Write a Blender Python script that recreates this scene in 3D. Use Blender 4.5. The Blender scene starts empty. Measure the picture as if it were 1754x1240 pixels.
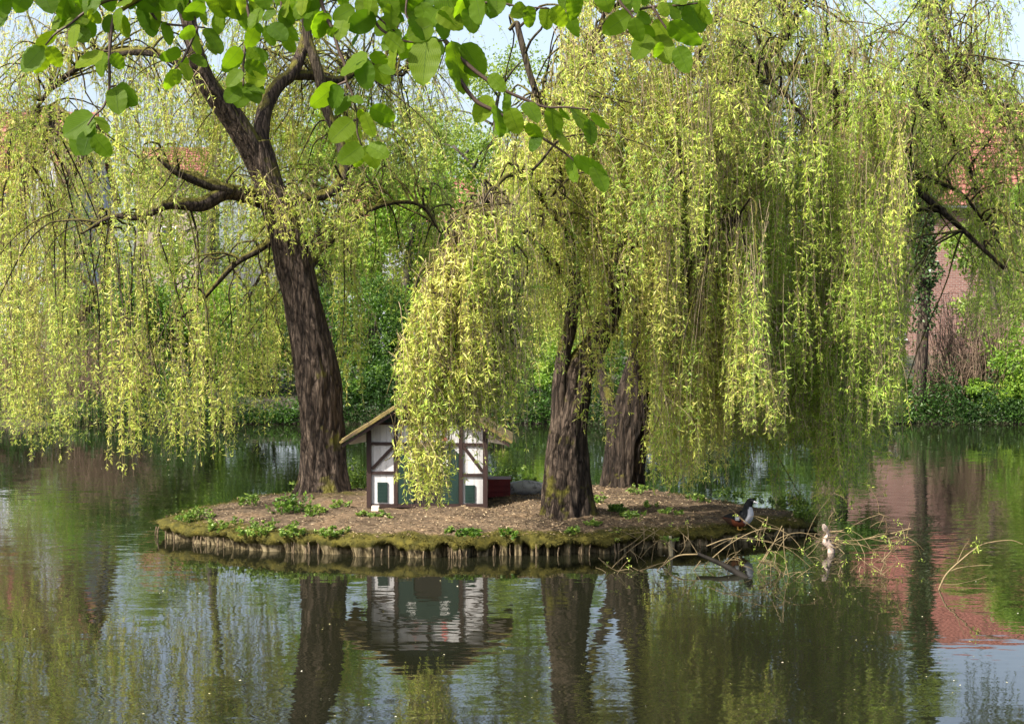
import bpy, math, numpy as np
from mathutils import Vector
R = math.radians
rng = np.random.default_rng(7)
sc = bpy.context.scene
COL = sc.collection
F = 2740.0; CX = 877.0; CY = 620.0; H = 2.5; PIT = math.atan(70/F)

def P(x, y, d):
    """photo pixel + distance -> world point"""
    u = (x-CX)/F; v = (CY-y)/F
    dy = math.cos(PIT)+v*math.sin(PIT); dz = -math.sin(PIT)+v*math.cos(PIT)
    s = d/dy
    return np.array([u*s, d, H+dz*s])
def PX(p):
    dy = p[..., 1]; X = p[..., 0]; Z = p[..., 2]-H
    f = dy*math.cos(PIT)-Z*math.sin(PIT); up = dy*math.sin(PIT)+Z*math.cos(PIT)
    return CX+F*X/f, CY-F*up/f
def zfor(y, d): return P(CX, y, d)[2]
def zarr(y, d):
    v = (CY-y)/F
    return H+(-math.sin(PIT)+v*math.cos(PIT))*d/(math.cos(PIT)+v*math.sin(PIT))

# ---------------------------------------------------------------- mesh builder
class MB:
    def __init__(s): s.v = []; s.f = []; s.r = []; s.n = 0; s.c = []; s.hc = False
    def add(s, v, f, r=None, c=None):
        v = np.asarray(v, float).reshape(-1, 3); f = np.asarray(f, np.int64)
        if len(v) == 0: return
        if f.shape[1] == 3: f = np.concatenate([f, np.full((len(f), 1), -1)], 1)
        off = f.copy(); off[f >= 0] += s.n
        s.v.append(v); s.f.append(off); s.n += len(v)
        s.r.append(np.full(len(f), .5) if r is None else np.broadcast_to(np.asarray(r, float), (len(f),)))
        s.c.append(np.ones((len(v), 3))*.5 if c is None else np.broadcast_to(np.asarray(c, float), (len(v), 3)))
        if c is not None: s.hc = True
    def build(s, name, m, parent=None, smooth=False, bevel=0):
        me = bpy.data.meshes.new(name)
        v = np.concatenate(s.v); f = np.concatenate(s.f); r = np.concatenate(s.r)
        tri = f[:, 3] < 0; cnt = np.where(tri, 3, 4); li = f.reshape(-1); li = li[li >= 0]
        me.vertices.add(len(v)); me.vertices.foreach_set('co', v.astype(np.float32).ravel())
        me.loops.add(len(li)); me.loops.foreach_set('vertex_index', li.astype(np.int32))
        me.polygons.add(len(f))
        st = np.concatenate([[0], np.cumsum(cnt)[:-1]])
        me.polygons.foreach_set('loop_start', st.astype(np.int32))
        me.polygons.foreach_set('use_smooth', np.full(len(f), bool(smooth)))
        a = me.attributes.new('rnd', 'FLOAT', 'FACE'); a.data.foreach_set('value', r.astype(np.float32))
        if s.hc:
            c = np.concatenate(s.c); c = np.concatenate([c, np.ones((len(c), 1))], 1)
            a = me.attributes.new('pcol', 'FLOAT_COLOR', 'POINT'); a.data.foreach_set('color', c.astype(np.float32).ravel())
        me.update(calc_edges=True); me.validate()
        me.materials.append(m)
        o = bpy.data.objects.new(name, me); COL.objects.link(o)
        if parent is not None: o.parent = parent
        if bevel:
            b = o.modifiers.new('bevel', 'BEVEL'); b.width = bevel; b.segments = 2
        return o

def tag(o, label=None, cat=None, group=None, kind=None):
    if label: o['label'] = label
    if cat: o['category'] = cat
    if group: o['group'] = group
    if kind: o['kind'] = kind
    return o
def thing(name, label, cat, group=None, loc=(0, 0, 0)):
    o = bpy.data.objects.new(name, None); COL.objects.link(o); o.location = loc; o.empty_display_size = .1
    return tag(o, label, cat, group)

def cr(pts, n):
    """Catmull-Rom resample"""
    p = np.asarray(pts, float); p = np.vstack([2*p[0]-p[1], p, 2*p[-1]-p[-2]])
    m = len(p)-3; t = np.linspace(0, m-1e-6, n); i = t.astype(int); t = (t-i)[:, None]
    a, b, c, d = p[i], p[i+1], p[i+2], p[i+3]
    return .5*((2*b)+(-a+c)*t+(2*a-5*b+4*c-d)*t*t+(-a+3*b-3*c+d)*t**3)
def tube(mb, pts, rad, seg=8, n=None, ridge=0, rnd=.5, seed=0, cap=True, flare=None):
    n = n or max(4, len(pts)*5)
    pr = cr(np.c_[np.asarray(pts, float), np.asarray(rad, float)], n); p = pr[:, :3]; r = np.abs(pr[:, 3])
    T = np.gradient(p, axis=0); T /= np.linalg.norm(T, axis=1)[:, None]+1e-9
    ref = np.array([0.2, 1., 0.1]) if abs(T[0][1]) < .9 else np.array([1., 0, 0])
    N = np.zeros_like(T); a = ref
    for i in range(n):
        a = a-T[i]*a.dot(T[i]); a = a/(np.linalg.norm(a)+1e-9); N[i] = a
    B = np.cross(T, N)
    th = np.linspace(0, 2*np.pi, seg, endpoint=False)
    L = np.cumsum(np.r_[0, np.linalg.norm(np.diff(p, axis=0), axis=1)])
    rr = r[:, None]*np.ones(seg)
    if ridge:
        A, Z = np.meshgrid(th, L)
        s1 = seed*1.7
        wv = .6*np.sin(Z*2.1+s1)+.35*np.sin(Z*5.3+A*2+s1)+.2*np.sin(Z*13+A*3)
        g = np.abs(np.sin(A*5.5+wv*1.6+s1))**.6*.6+np.abs(np.sin(A*11+wv*2.7+2*s1+1.1*np.sin(Z*7+A)))**.7*.4
        lump = .45*np.sin(A*2+Z*1.3+s1)+.35*np.sin(A*3-Z*2.3+s1)+.3*np.sin(Z*4.1+s1)+.2*np.sin(Z*9+A*4)
        rr = rr*(1+ridge*(g-.6)+ridge*.55*lump)
    if flare:
        A = th[None]; fl = np.exp(-L[:, None]/flare[0])
        rr = rr*(1+flare[1]*fl*(.6+.55*np.cos(A*3+seed)+.35*np.cos(A*5+1.3*seed)))
    v = p[:, None]+N[:, None]*(np.cos(th)[None, :, None]*rr[..., None])+B[:, None]*(np.sin(th)[None, :, None]*rr[..., None])
    i = np.arange(n-1)[:, None]; j = np.arange(seg)[None]; k = (j+1) % seg
    f = np.stack([i*seg+j, i*seg+k, (i+1)*seg+k, (i+1)*seg+j], -1).reshape(-1, 4)
    v = v.reshape(-1, 3)
    if cap:
        v = np.vstack([v, p[-1], p[0]]); e = len(v)-2
        f = np.vstack([f, np.c_[(n-1)*seg+j[0], (n-1)*seg+k[0], np.full(seg, e), np.full(seg, -1)],
                       np.c_[k[0], j[0], np.full(seg, e+1), np.full(seg, -1)]])
    mb.add(v, f, rnd)
def box(mb, x0, x1, y0, y1, z0, z1, rnd=.5, c=None):
    v = [(x, y, z) for x in (x0, x1) for y in (y0, y1) for z in (z0, z1)]
    mb.add(v, [(0, 1, 3, 2), (4, 6, 7, 5), (0, 4, 5, 1), (2, 3, 7, 6), (0, 2, 6, 4), (1, 5, 7, 3)], rnd, c)
def prism(mb, poly, y0, y1, rnd=.5):
    """polygon in XZ (convex) extruded in Y"""
    n = len(poly); v = [(x, y0, z) for x, z in poly]+[(x, y1, z) for x, z in poly]
    cx = sum(p[0] for p in poly)/n; cz = sum(p[1] for p in poly)/n
    v += [(cx, y0, cz), (cx, y1, cz)]
    f = [(i, (i+1) % n, n+(i+1) % n, n+i) for i in range(n)]
    f += [(i, (i+1) % n, 2*n, -1) for i in range(n)]+[(n+(i+1) % n, n+i, 2*n+1, -1) for i in range(n)]
    mb.add(v, f, rnd)
def unit(a): return a/(np.linalg.norm(a, axis=-1, keepdims=True)+1e-9)
def rvec(n): return unit(rng.normal(size=(n, 3)))
def leaf_quads(mb, p, d, L, W, rnd):
    n = len(p)
    if n == 0: return
    d = unit(d); s = unit(np.cross(d, rvec(n))); nn = np.cross(d, s)
    L = np.broadcast_to(L, (n,))[:, None]; W = np.broadcast_to(W, (n,))[:, None]
    m = p+d*L*.45+nn*W*.22
    v = np.stack([p, m+s*W*.5, p+d*L-nn*W*.12, m-s*W*.5], 1)
    mb.add(v, np.arange(4*n).reshape(-1, 4), rnd)
def ribbons(mb, q, r0, r1, rnd):
    """q (N,K,3) strands -> three-sided tubes"""
    N, K, _ = q.shape
    r = np.linspace(r0, r1, K)[None, :, None, None]
    a = np.array([[1, 0, 0], [-.5, .87, .0], [-.5, -.87, 0]])[None, None]
    v = q[:, :, None, :]+a*r
    i = np.arange(N)[:, None, None]*K*3; k = np.arange(K-1)[None, :, None]*3; j = np.arange(3)[None, None]; j2 = (j+1) % 3
    f = np.stack([i+k+j, i+k+j2, i+k+3+j2, i+k+3+j], -1).reshape(-1, 4)
    mb.add(v, f, np.repeat(rnd, (K-1)*3))

# ---------------------------------------------------------------- materials
def newmat(name):
    m = bpy.data.materials.new(name); m.use_nodes = True; nt = m.node_tree
    return m, nt, nt.nodes['Principled BSDF'], nt.nodes['Material Output']
def N(nt, t, **k):
    n = nt.nodes.new(t)
    for a, b in k.items():
        if a.startswith('i_'): n.inputs[a[2:].replace('_', ' ')].default_value = b
        else: setattr(n, a, b)
    return n
def ramp(nt, fac, stops):
    r = N(nt, 'ShaderNodeValToRGB'); e = r.color_ramp.elements
    while len(e) < len(stops): e.new(.5)
    for el, (p, c) in zip(e, stops): el.position = p; el.color = (*c, 1)
    nt.links.new(fac, r.inputs[0]); return r.outputs[0]
def coords(nt, scale=(1, 1, 1)):
    g = N(nt, 'ShaderNodeNewGeometry'); mp = N(nt, 'ShaderNodeMapping'); mp.inputs['Scale'].default_value = scale
    nt.links.new(g.outputs['Position'], mp.inputs['Vector']); return mp.outputs[0]
def noise(nt, vec, scale, detail=5, rough=.6):
    n = N(nt, 'ShaderNodeTexNoise'); n.inputs['Scale'].default_value = scale; n.inputs['Detail'].default_value = detail
    n.inputs['Roughness'].default_value = rough; nt.links.new(vec, n.inputs['Vector']); return n.outputs['Fac']
def mix(nt, f, a, b):
    m = N(nt, 'ShaderNodeMix', data_type='RGBA')
    if isinstance(f, (int, float)): m.inputs[0].default_value = f
    else: nt.links.new(f, m.inputs[0])
    for s, k in ((a, 6), (b, 7)):
        if isinstance(s, tuple): m.inputs[k].default_value = (*s, 1)
        else: nt.links.new(s, m.inputs[k])
    return m.outputs[2]
def bump(nt, bs, h, strength, dist):
    b = N(nt, 'ShaderNodeBump'); b.inputs['Strength'].default_value = strength; b.inputs['Distance'].default_value = dist
    nt.links.new(h, b.inputs['Height']); nt.links.new(b.outputs[0], bs.inputs['Normal'])
def leafmat(name, stops, transl=.45, rough=.45, tcol=1.25):
    m, nt, bs, out = newmat(name)
    at = N(nt, 'ShaderNodeAttribute', attribute_name='rnd')
    c = ramp(nt, at.outputs['Fac'], stops); nt.links.new(c, bs.inputs['Base Color'])
    bs.inputs['Roughness'].default_value = rough; bs.inputs['Specular IOR Level'].default_value = .35
    tr = N(nt, 'ShaderNodeBsdfTranslucent')
    h = N(nt, 'ShaderNodeHueSaturation'); h.inputs['Value'].default_value = tcol; h.inputs['Saturation'].default_value = 1.1
    nt.links.new(c, h.inputs['Color']); nt.links.new(h.outputs[0], tr.inputs['Color'])
    ms = N(nt, 'ShaderNodeMixShader'); ms.inputs[0].default_value = transl
    nt.links.new(bs.outputs[0], ms.inputs[1]); nt.links.new(tr.outputs[0], ms.inputs[2]); nt.links.new(ms.outputs[0], out.inputs['Surface'])
    return m
def plain(name, col, rough=.6, var=.25, sc_=8, b=.3, bd=.004, stretch=(1, 1, 1), dark=None, spec=.3):
    m, nt, bs, out = newmat(name); v = coords(nt, stretch)
    n = noise(nt, v, sc_); dk = dark or tuple(c*(1-var*2) for c in col); lt = tuple(min(1, c*(1+var*.6)) for c in col)
    nt.links.new(ramp(nt, n, [(.3, dk), (.5, col), (.75, lt)]), bs.inputs['Base Color'])
    bs.inputs['Roughness'].default_value = rough; bs.inputs['Specular IOR Level'].default_value = spec
    if b: bump(nt, bs, noise(nt, v, sc_*3, 6), b, bd)
    return m
def barkmat(name, dark, mid, light, moss=.35):
    m, nt, bs, out = newmat(name)
    v = coords(nt, (1, 1, .16)); v2 = coords(nt)
    n1 = noise(nt, v, 26, 8, .7); n2 = noise(nt, v2, 3, 3)
    vo = N(nt, 'ShaderNodeTexVoronoi', feature='DISTANCE_TO_EDGE'); vo.inputs['Scale'].default_value = 15
    w = N(nt, 'ShaderNodeVectorMath', operation='ADD'); nz = N(nt, 'ShaderNodeTexNoise'); nz.inputs['Scale'].default_value = 9
    nt.links.new(v, nz.inputs['Vector']); sc2 = N(nt, 'ShaderNodeVectorMath', operation='SCALE'); sc2.inputs['Scale'].default_value = .12
    nt.links.new(nz.outputs['Color'], sc2.inputs[0]); nt.links.new(v, w.inputs[0]); nt.links.new(sc2.outputs[0], w.inputs[1])
    nt.links.new(w.outputs[0], vo.inputs['Vector'])
    c = ramp(nt, n1, [(.3, dark), (.5, mid), (.72, light)])
    cr_ = ramp(nt, vo.outputs['Distance'], [(0, (.10, .09, .08)), (.16, (1, 1, 1))])
    mu = N(nt, 'ShaderNodeMix', data_type='RGBA', blend_type='MULTIPLY'); mu.inputs[0].default_value = .85
    nt.links.new(c, mu.inputs[6]); nt.links.new(cr_, mu.inputs[7])
    # moss where the bark faces up and in patches
    g = N(nt, 'ShaderNodeNewGeometry'); sx = N(nt, 'ShaderNodeSeparateXYZ'); nt.links.new(g.outputs['Normal'], sx.inputs[0])
    a = N(nt, 'ShaderNodeMath', operation='MULTIPLY_ADD'); a.inputs[1].default_value = .55; nt.links.new(sx.outputs['Z'], a.inputs[0]); nt.links.new(n2, a.inputs[2])
    mf = N(nt, 'ShaderNodeMapRange'); mf.inputs['From Min'].default_value = 1.0-moss; mf.inputs['From Max'].default_value = 1.12-moss
    nt.links.new(a.outputs[0], mf.inputs['Value'])
    nt.links.new(mix(nt, mf.outputs[0], mu.outputs[2], (.11, .10, .018)), bs.inputs['Base Color'])
    bs.inputs['Roughness'].default_value = .85; bs.inputs['Specular IOR Level'].default_value = .2
    ad = N(nt, 'ShaderNodeMath', operation='ADD'); sm = N(nt, 'ShaderNodeMath', operation='MINIMUM'); sm.inputs[1].default_value = .2
    nt.links.new(vo.outputs['Distance'], sm.inputs[0]); nt.links.new(sm.outputs[0], ad.inputs[0]); nt.links.new(n1, ad.inputs[1])
    bump(nt, bs, ad.outputs[0], 1.0, .06)
    return m

M = {}
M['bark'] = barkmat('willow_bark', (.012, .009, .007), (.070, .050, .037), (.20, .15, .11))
M['shaded_bark'] = barkmat('shaded_willow_bark', (.008, .006, .005), (.038, .027, .020), (.10, .075, .055), .25)  # willow bark again, darkened to paint in the shade on the rear trunk
M['limb'] = barkmat('limb_bark', (.018, .014, .01), (.055, .042, .028), (.12, .095, .065), .45)
M['willow'] = leafmat('willow_leaf', [(0, (.14, .23, .04)), (.35, (.27, .39, .07)), (.68, (.42, .50, .10)), (.84, (.52, .54, .13)), (1, (.56, .43, .18))], .4)
M['willow_b'] = leafmat('willow_leaf_yellow', [(0, (.16, .26, .04)), (.3, (.32, .43, .07)), (.62, (.50, .56, .11)), (.82, (.58, .58, .15)), (1, (.60, .46, .20))], .4)
M['willow_c'] = leafmat('willow_leaf_green', [(0, (.17, .28, .04)), (.35, (.33, .46, .07)), (.68, (.50, .60, .11)), (.84, (.58, .60, .14)), (1, (.60, .46, .20))], .45)
M['twig'] = plain('willow_twig', (.34, .26, .15), .6, .3, 14, 0)
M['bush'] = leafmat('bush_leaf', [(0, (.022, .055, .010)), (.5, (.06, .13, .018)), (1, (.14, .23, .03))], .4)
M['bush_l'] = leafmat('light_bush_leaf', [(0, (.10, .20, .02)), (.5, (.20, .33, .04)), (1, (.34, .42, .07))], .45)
M['tree_l'] = leafmat('spring_tree_leaf', [(0, (.11, .18, .035)), (.5, (.22, .31, .055)), (1, (.36, .42, .09))], .45)
M['ivy'] = leafmat('ivy_leaf', [(0, (.02, .045, .012)), (.6, (.045, .085, .022)), (1, (.09, .14, .04))], .2, .35)
M['weed'] = leafmat('weed_leaf', [(0, (.045, .09, .015)), (.5, (.11, .19, .03)), (1, (.23, .31, .06))], .35)
M['twig_dead'] = plain('dead_twig', (.17, .125, .06), .6, .35, 10, 0)
M['twig_dark'] = plain('dark_wet_branch', (.012, .010, .008), .7, .3, 10, .3, spec=.15)
M['bg_bark'] = plain('grey_bark', (.055, .046, .035), .85, .3, 6, .5, .02, (1, 1, .3))
M['brush'] = plain('bare_brush_twig', (.16, .11, .075), .8, .3, 6, 0)

def sky():
    w = bpy.data.worlds.new('World'); sc.world = w; w.use_nodes = True; nt = w.node_tree
    bg = nt.nodes['Background']; s = nt.nodes.new('ShaderNodeTexSky'); s.sky_type = 'NISHITA'; s.sun_disc = False
    s.sun_elevation = R(SUN_EL); s.sun_rotation = math.atan2(SUN[0], SUN[1]); s.air_density = 1.0; s.dust_density = 4.0; s.ozone_density = 2.0
    hs = nt.nodes.new('ShaderNodeHueSaturation'); hs.inputs['Saturation'].default_value = .72; hs.inputs['Value'].default_value = 1.03
    nt.links.new(s.outputs[0], hs.inputs['Color']); nt.links.new(hs.outputs[0], bg.inputs[0]); bg.inputs[1].default_value = .135
SUN_EL = 42; az = np.array([-.80, -.60]); az /= np.linalg.norm(az)
SUN = np.array([az[0]*math.cos(R(SUN_EL)), az[1]*math.cos(R(SUN_EL)), math.sin(R(SUN_EL))])
sky()
l = bpy.data.lights.new('sun', 'SUN'); l.energy = 5.0; l.angle = R(.5); l.color = (1, .94, .83)
lo = bpy.data.objects.new('sun', l); COL.objects.link(lo); lo.rotation_euler = Vector(SUN).to_track_quat('Z', 'Y').to_euler(); lo.location = (-10, 5, 20)
cam = bpy.data.cameras.new('camera'); co = bpy.data.objects.new('camera', cam); COL.objects.link(co); sc.camera = co
co.location = (0, 0, H); co.rotation_euler = (R(90)-PIT, 0, 0); cam.sensor_width = 36; cam.lens = F/1754*36; cam.clip_end = 3000; cam.clip_start = .05
sc.view_settings.view_transform = 'Standard'; sc.view_settings.look = 'None'; sc.view_settings.exposure = 1.2; sc.view_settings.gamma = 1
sc.cycles.max_bounces = 8; sc.cycles.transparent_max_bounces = 8; sc.cycles.caustics_reflective = False

# ---------------------------------------------------------------- water
def water():
    m, nt, bs, out = newmat('pond_water')
    bs.inputs['Base Color'].default_value = (.009, .0095, .005, 1); bs.inputs['Roughness'].default_value = .02
    bs.inputs['IOR'].default_value = 1.42; bs.inputs['Specular IOR Level'].default_value = .5
    def vec(scale, s, det):
        v = coords(nt, scale); n = N(nt, 'ShaderNodeTexNoise'); n.inputs['Scale'].default_value = s; n.inputs['Detail'].default_value = det
        nt.links.new(v, n.inputs['Vector']); q = N(nt, 'ShaderNodeVectorMath', operation='SUBTRACT'); q.inputs[1].default_value = (.5, .5, .5)
        nt.links.new(n.outputs['Color'], q.inputs[0]); return q.outputs[0]
    a = vec((1, 2.2, 1), 3.2, 3); b = vec((.5, 2.0, 1), 7, 2)
    # breeze patches: stronger ripples over parts of the pond
    pn = noise(nt, coords(nt, (1, .6, 1)), .22, 2); mr = N(nt, 'ShaderNodeMapRange'); mr.inputs['From Min'].default_value = .36; mr.inputs['From Max'].default_value = .62
    mr.inputs['To Min'].default_value = .006; mr.inputs['To Max'].default_value = .042; nt.links.new(pn, mr.inputs['Value'])
    s1 = N(nt, 'ShaderNodeVectorMath', operation='SCALE'); nt.links.new(a, s1.inputs[0]); nt.links.new(mr.outputs[0], s1.inputs['Scale'])
    m15 = N(nt, 'ShaderNodeMath', operation='MULTIPLY'); m15.inputs[1].default_value = 1.5; nt.links.new(mr.outputs[0], m15.inputs[0])
    s2 = N(nt, 'ShaderNodeVectorMath', operation='SCALE'); nt.links.new(b, s2.inputs[0]); nt.links.new(m15.outputs[0], s2.inputs['Scale'])
    ad = N(nt, 'ShaderNodeVectorMath', operation='ADD'); nt.links.new(s1.outputs[0], ad.inputs[0]); nt.links.new(s2.outputs[0], ad.inputs[1])
    mu = N(nt, 'ShaderNodeVectorMath', operation='MULTIPLY'); mu.inputs[1].default_value = (1, 1, 0); nt.links.new(ad.outputs[0], mu.inputs[0])
    a2 = N(nt, 'ShaderNodeVectorMath', operation='ADD'); a2.inputs[1].default_value = (0, 0, 1); nt.links.new(mu.outputs[0], a2.inputs[0])
    nn = N(nt, 'ShaderNodeVectorMath', operation='NORMALIZE'); nt.links.new(a2.outputs[0], nn.inputs[0]); nt.links.new(nn.outputs[0], bs.inputs['Normal'])
    mb = MB(); mb.add([(-70, .6, 0), (70, .6, 0), (70, 39.6, 0), (-70, 39.6, 0)], [(0, 1, 2, 3)])
    tag(mb.build('water', m), kind='structure')
water()

def groundmat():
    m, nt, bs, out = newmat('bank_soil'); v = coords(nt)
    n = noise(nt, v, .7, 6); n2 = noise(nt, v, 9, 6)
    c = ramp(nt, n, [(.35, (.025, .018, .012)), (.5, (.035, .035, .014)), (.7, (.05, .07, .02))])
    nt.links.new(c, bs.inputs['Base Color']); bs.inputs['Roughness'].default_value = .95; bump(nt, bs, n2, .6, .05)
    return m
M['soil'] = groundmat()
def ground():
    xs = np.r_[-1200, -400, -150, np.linspace(-70, 70, 71), 150, 400, 1200]
    ys = [38.4, 38.8, 39.2, 40, 42, 46, 55, 70, 100, 250, 900, 2500]; zs = [-.4, -.1, .28, .5, .7, .9, 1.0, 1.0, 1.0, 1.0, 1, 1]
    v = []
    for i, (y, z) in enumerate(zip(ys, zs)):
        for x in xs:
            w = .5*math.sin(x*.7)+.35*math.sin(x*1.9+1)+.2*math.sin(x*4.3)
            v.append((x, y+w*(.55 if i < 4 else 0), z+.06*math.sin(x*2.3+i)*(0 < i < 8)))
    n = len(xs); f = [(r*n+c, r*n+c+1, (r+1)*n+c+1, (r+1)*n+c) for r in range(len(ys)-1) for c in range(n-1)]
    mb = MB(); mb.add(v, f)
    tag(mb.build('ground', M['soil'], smooth=True), kind='structure')
    mb = MB(); mb.add([(-70, .9, -.3), (70, .9, -.3), (70, .3, .85), (-70, .3, .85), (70, -40, 1), (-70, -40, 1)], [(0, 1, 2, 3), (3, 2, 4, 5)])
    tag(mb.build('near_bank', M['soil']), kind='structure')
ground()

# ---------------------------------------------------------------- island
def outline():
    fr = [(255, 916), (275, 922), (300, 928), (395, 937), (470, 945), (620, 953), (760, 954), (900, 952), (1050, 947), (1150, 940), (1250, 929), (1330, 918), (1400, 903)]
    bk = [(1385, 884), (1300, 862), (1200, 846), (1100, 838), (960, 833), (800, 832), (640, 832), (520, 837), (420, 850), (330, 870), (275, 893)]
    pts = [(P(x, y, 1)-np.array([0, 0, H]))[[0, 2]] for x, y in fr]
    a = [np.array([q[0], 1])*(-H/q[1]) for q in pts]
    pts = [(P(x, y, 1)-np.array([0, 0, H]))[[0, 2]] for x, y in bk]
    a += [np.array([q[0], 1])*(-(H-.22)/q[1]) for q in pts]
    return np.array(a)
OUT = outline(); IC = np.array([0., 19.3])
_a = np.arctan2(OUT[:, 1]-IC[1], OUT[:, 0]-IC[0]); _r = np.hypot(*(OUT-IC).T); _o = np.argsort(_a); _a = _a[_o]; _r = _r[_o]
def irad(th): return np.interp((th+np.pi) % (2*np.pi)-np.pi, np.r_[_a[-1]-2*np.pi, _a, _a[0]+2*np.pi], np.r_[_r[-1], _r, _r[0]])
TA = P(555, 835, 19.7); TB = P(968, 886, 18.0); TC = P(1067, 836, 21.1)
def ih(x, y):
    """island surface height"""
    th = np.arctan2(y-IC[1], x-IC[0]); s = np.hypot(x-IC[0], y-IC[1])/irad(th)
    z = .17+.16*np.clip(1-s, 0, 1)**.45*1.15
    z = z-.06*np.clip((x-1.5)/2.5, 0, 1)
    z = z+.15*np.exp(-((x-TA[0]-.15)**2/.35+(y-TA[1]+.1)**2/.5))+.06*np.exp(-((x-TB[0]+.1)**2/.35+(y-TB[1])**2/.4))+.05*np.exp(-((x-TC[0])**2+(y-TC[1])**2)/.4)
    z = z+.012*np.sin(x*5+y*3)+.008*np.sin(x*13-y*9)+.006*np.sin(x*23+y*17)
    return z
def island():
    nt_ = 900; th = np.linspace(-np.pi, np.pi, nt_, endpoint=False); rr = irad(th)
    k = np.hanning(41); k /= k.sum(); rr = np.convolve(np.r_[rr[-20:], rr, rr[:20]], k, 'valid')
    rr = rr+.06*np.sin(th*9)+.04*np.sin(th*17+1)+.02*np.sin(th*31)
    S = list(np.linspace(0, .86, 40))+list(np.linspace(.88, .985, 14))
    V = []
    for s in S:
        x = IC[0]+rr*s*np.cos(th); y = IC[1]+rr*s*np.sin(th); V.append(np.c_[x, y, ih(x, y)])
    # rim rolls over, then ribbed and hollowed down to the water
    n1 = .5+.5*np.sin(th*61+2.2*np.sin(th*13)); n2 = .5+.5*np.sin(th*97+3*np.sin(th*7)); n3 = .5+.5*np.sin(th*173+2*np.sin(th*19))
    hole = np.clip(n1*n2*2.4-.55, 0, 1.1)+np.clip(np.sin(th*43+3*np.sin(th*5))-.55, 0, 1)*2.2+.35*np.clip(np.sin(th*3+4.2), 0, 1)
    rib = .55*n3+.45*np.abs(np.sin(th*140+2*np.sin(th*11)))
    sagg = .02*np.sin(th*23)+.015*np.sin(th*57+1)
    prof = [(1.0, .160, 0, 0), (1.006, .140, .1, .1), (1.009, .115, .3, .3), (1.006, .09, .9, .6), (1.0, .06, 1, .8), (.996, .03, 1, 1), (.994, .0, .9, 1), (.992, -.12, .7, 1)]
    for s, z, hh, rb in prof:
        r_ = rr*s-.17*np.clip(hole, 0, 1.3)*hh+.050*(rib-.5)*rb
        V.append(np.c_[IC[0]+r_*np.cos(th), IC[1]+r_*np.sin(th), z+sagg*(z > .08)+.01*(rib-.5)*rb*(z > .03)-.05*np.clip((IC[0]+r_*np.cos(th)-1.5)/2.5, 0, 1)*(z > .08)])
    V = np.stack(V); n = len(V); i = np.arange(n-1)[:, None]; j = np.arange(nt_)[None]; kk = (j+1) % nt_
    f = np.stack([i*nt_+j, i*nt_+kk, (i+1)*nt_+kk, (i+1)*nt_+j], -1).reshape(-1, 4)
    m, nt, bs, out = newmat('island_soil'); v = coords(nt)
    g = N(nt, 'ShaderNodeNewGeometry'); sp = N(nt, 'ShaderNodeSeparateXYZ'); nt.links.new(g.outputs['Position'], sp.inputs[0])
    sn = N(nt, 'ShaderNodeSeparateXYZ'); nt.links.new(g.outputs['Normal'], sn.inputs[0])
    nz = noise(nt, v, 22, 8, .75); big = noise(nt, v, 1.6, 5)
    soil = ramp(nt, nz, [(.30, (.04, .027, .017)), (.48, (.105, .074, .047)), (.60, (.17, .125, .08)), (.74, (.27, .21, .14))])
    soil = mix(nt, .75, soil, soil)
    mu_ = N(nt, 'ShaderNodeMix', data_type='RGBA', blend_type='MULTIPLY'); mu_.inputs[0].default_value = 1
    nt.links.new(soil, mu_.inputs[6]); nt.links.new(ramp(nt, noise(nt, v, 2.3, 6, .7), [(.35, (.45, .42, .40)), (.5, (.9, .9, .9)), (.68, (1.35, 1.25, 1.15))]), mu_.inputs[7]); soil = mu_.outputs[2]
    moss = ramp(nt, noise(nt, v, 12, 6), [(.3, (.025, .026, .006)), (.5, (.062, .055, .011)), (.72, (.12, .10, .018))])
    wall = ramp(nt, noise(nt, coords(nt, (1, 1, .25)), 24, 6), [(.33, (.012, .010, .006)), (.46, (.09, .07, .035)), (.62, (.30, .24, .14))])
    # moss near the rim (attribute) and in patches
    at = N(nt, 'ShaderNodeAttribute', attribute_name='pcol'); sr = N(nt, 'ShaderNodeSeparateColor'); nt.links.new(at.outputs['Color'], sr.inputs[0])
    def thr(a, b_, lo_, hi):
        x = N(nt, 'ShaderNodeMath', operation='ADD'); nt.links.new(a, x.inputs[0]); nt.links.new(b_, x.inputs[1])
        y = N(nt, 'ShaderNodeMapRange'); y.inputs['From Min'].default_value = lo_; y.inputs['From Max'].default_value = hi; nt.links.new(x.outputs[0], y.inputs['Value']); return y.outputs[0]
    c = mix(nt, thr(sr.outputs[0], noise(nt, v, 3.5, 7), .95, 1.3), soil, moss)
    c = mix(nt, thr(sr.outputs[1], noise(nt, v, 6, 3), .85, 1.15), c, wall)
    nt.links.new(c, bs.inputs['Base Color']); bs.inputs['Roughness'].default_value = .95; bs.inputs['Specular IOR Level'].default_value = .15
    bump(nt, bs, noise(nt, v, 40, 8, .8), .9, .02)
    cc = np.zeros((n, nt_, 3)); 
    for q in range(n):
        if q < len(S):
            s = S[q]; cc[q, :, 0] = np.clip((s-.86)/.08, 0, 1)*.9
            x, y = V[q, :, 0], V[q, :, 1]
            for T, k0 in ((TA, 1.0), (TB, .6), (TC, .5)):
                cc[q, :, 0] = np.maximum(cc[q, :, 0], k0*.75*np.exp(-((x-T[0]-(.15 if T is TA else -.25))**2+(y-T[1]+.15)**2)/.38))
        else:
            cc[q, :, 0] = .9; cc[q, :, 1] = [0, 0, .15, .45, .9, 1, 1, 1][q-len(S)]
    mb = MB(); mb.add(V.reshape(-1, 3), f, None, cc.reshape(-1, 3))
    tag(mb.build('island', m, smooth=True), kind='structure')
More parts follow.
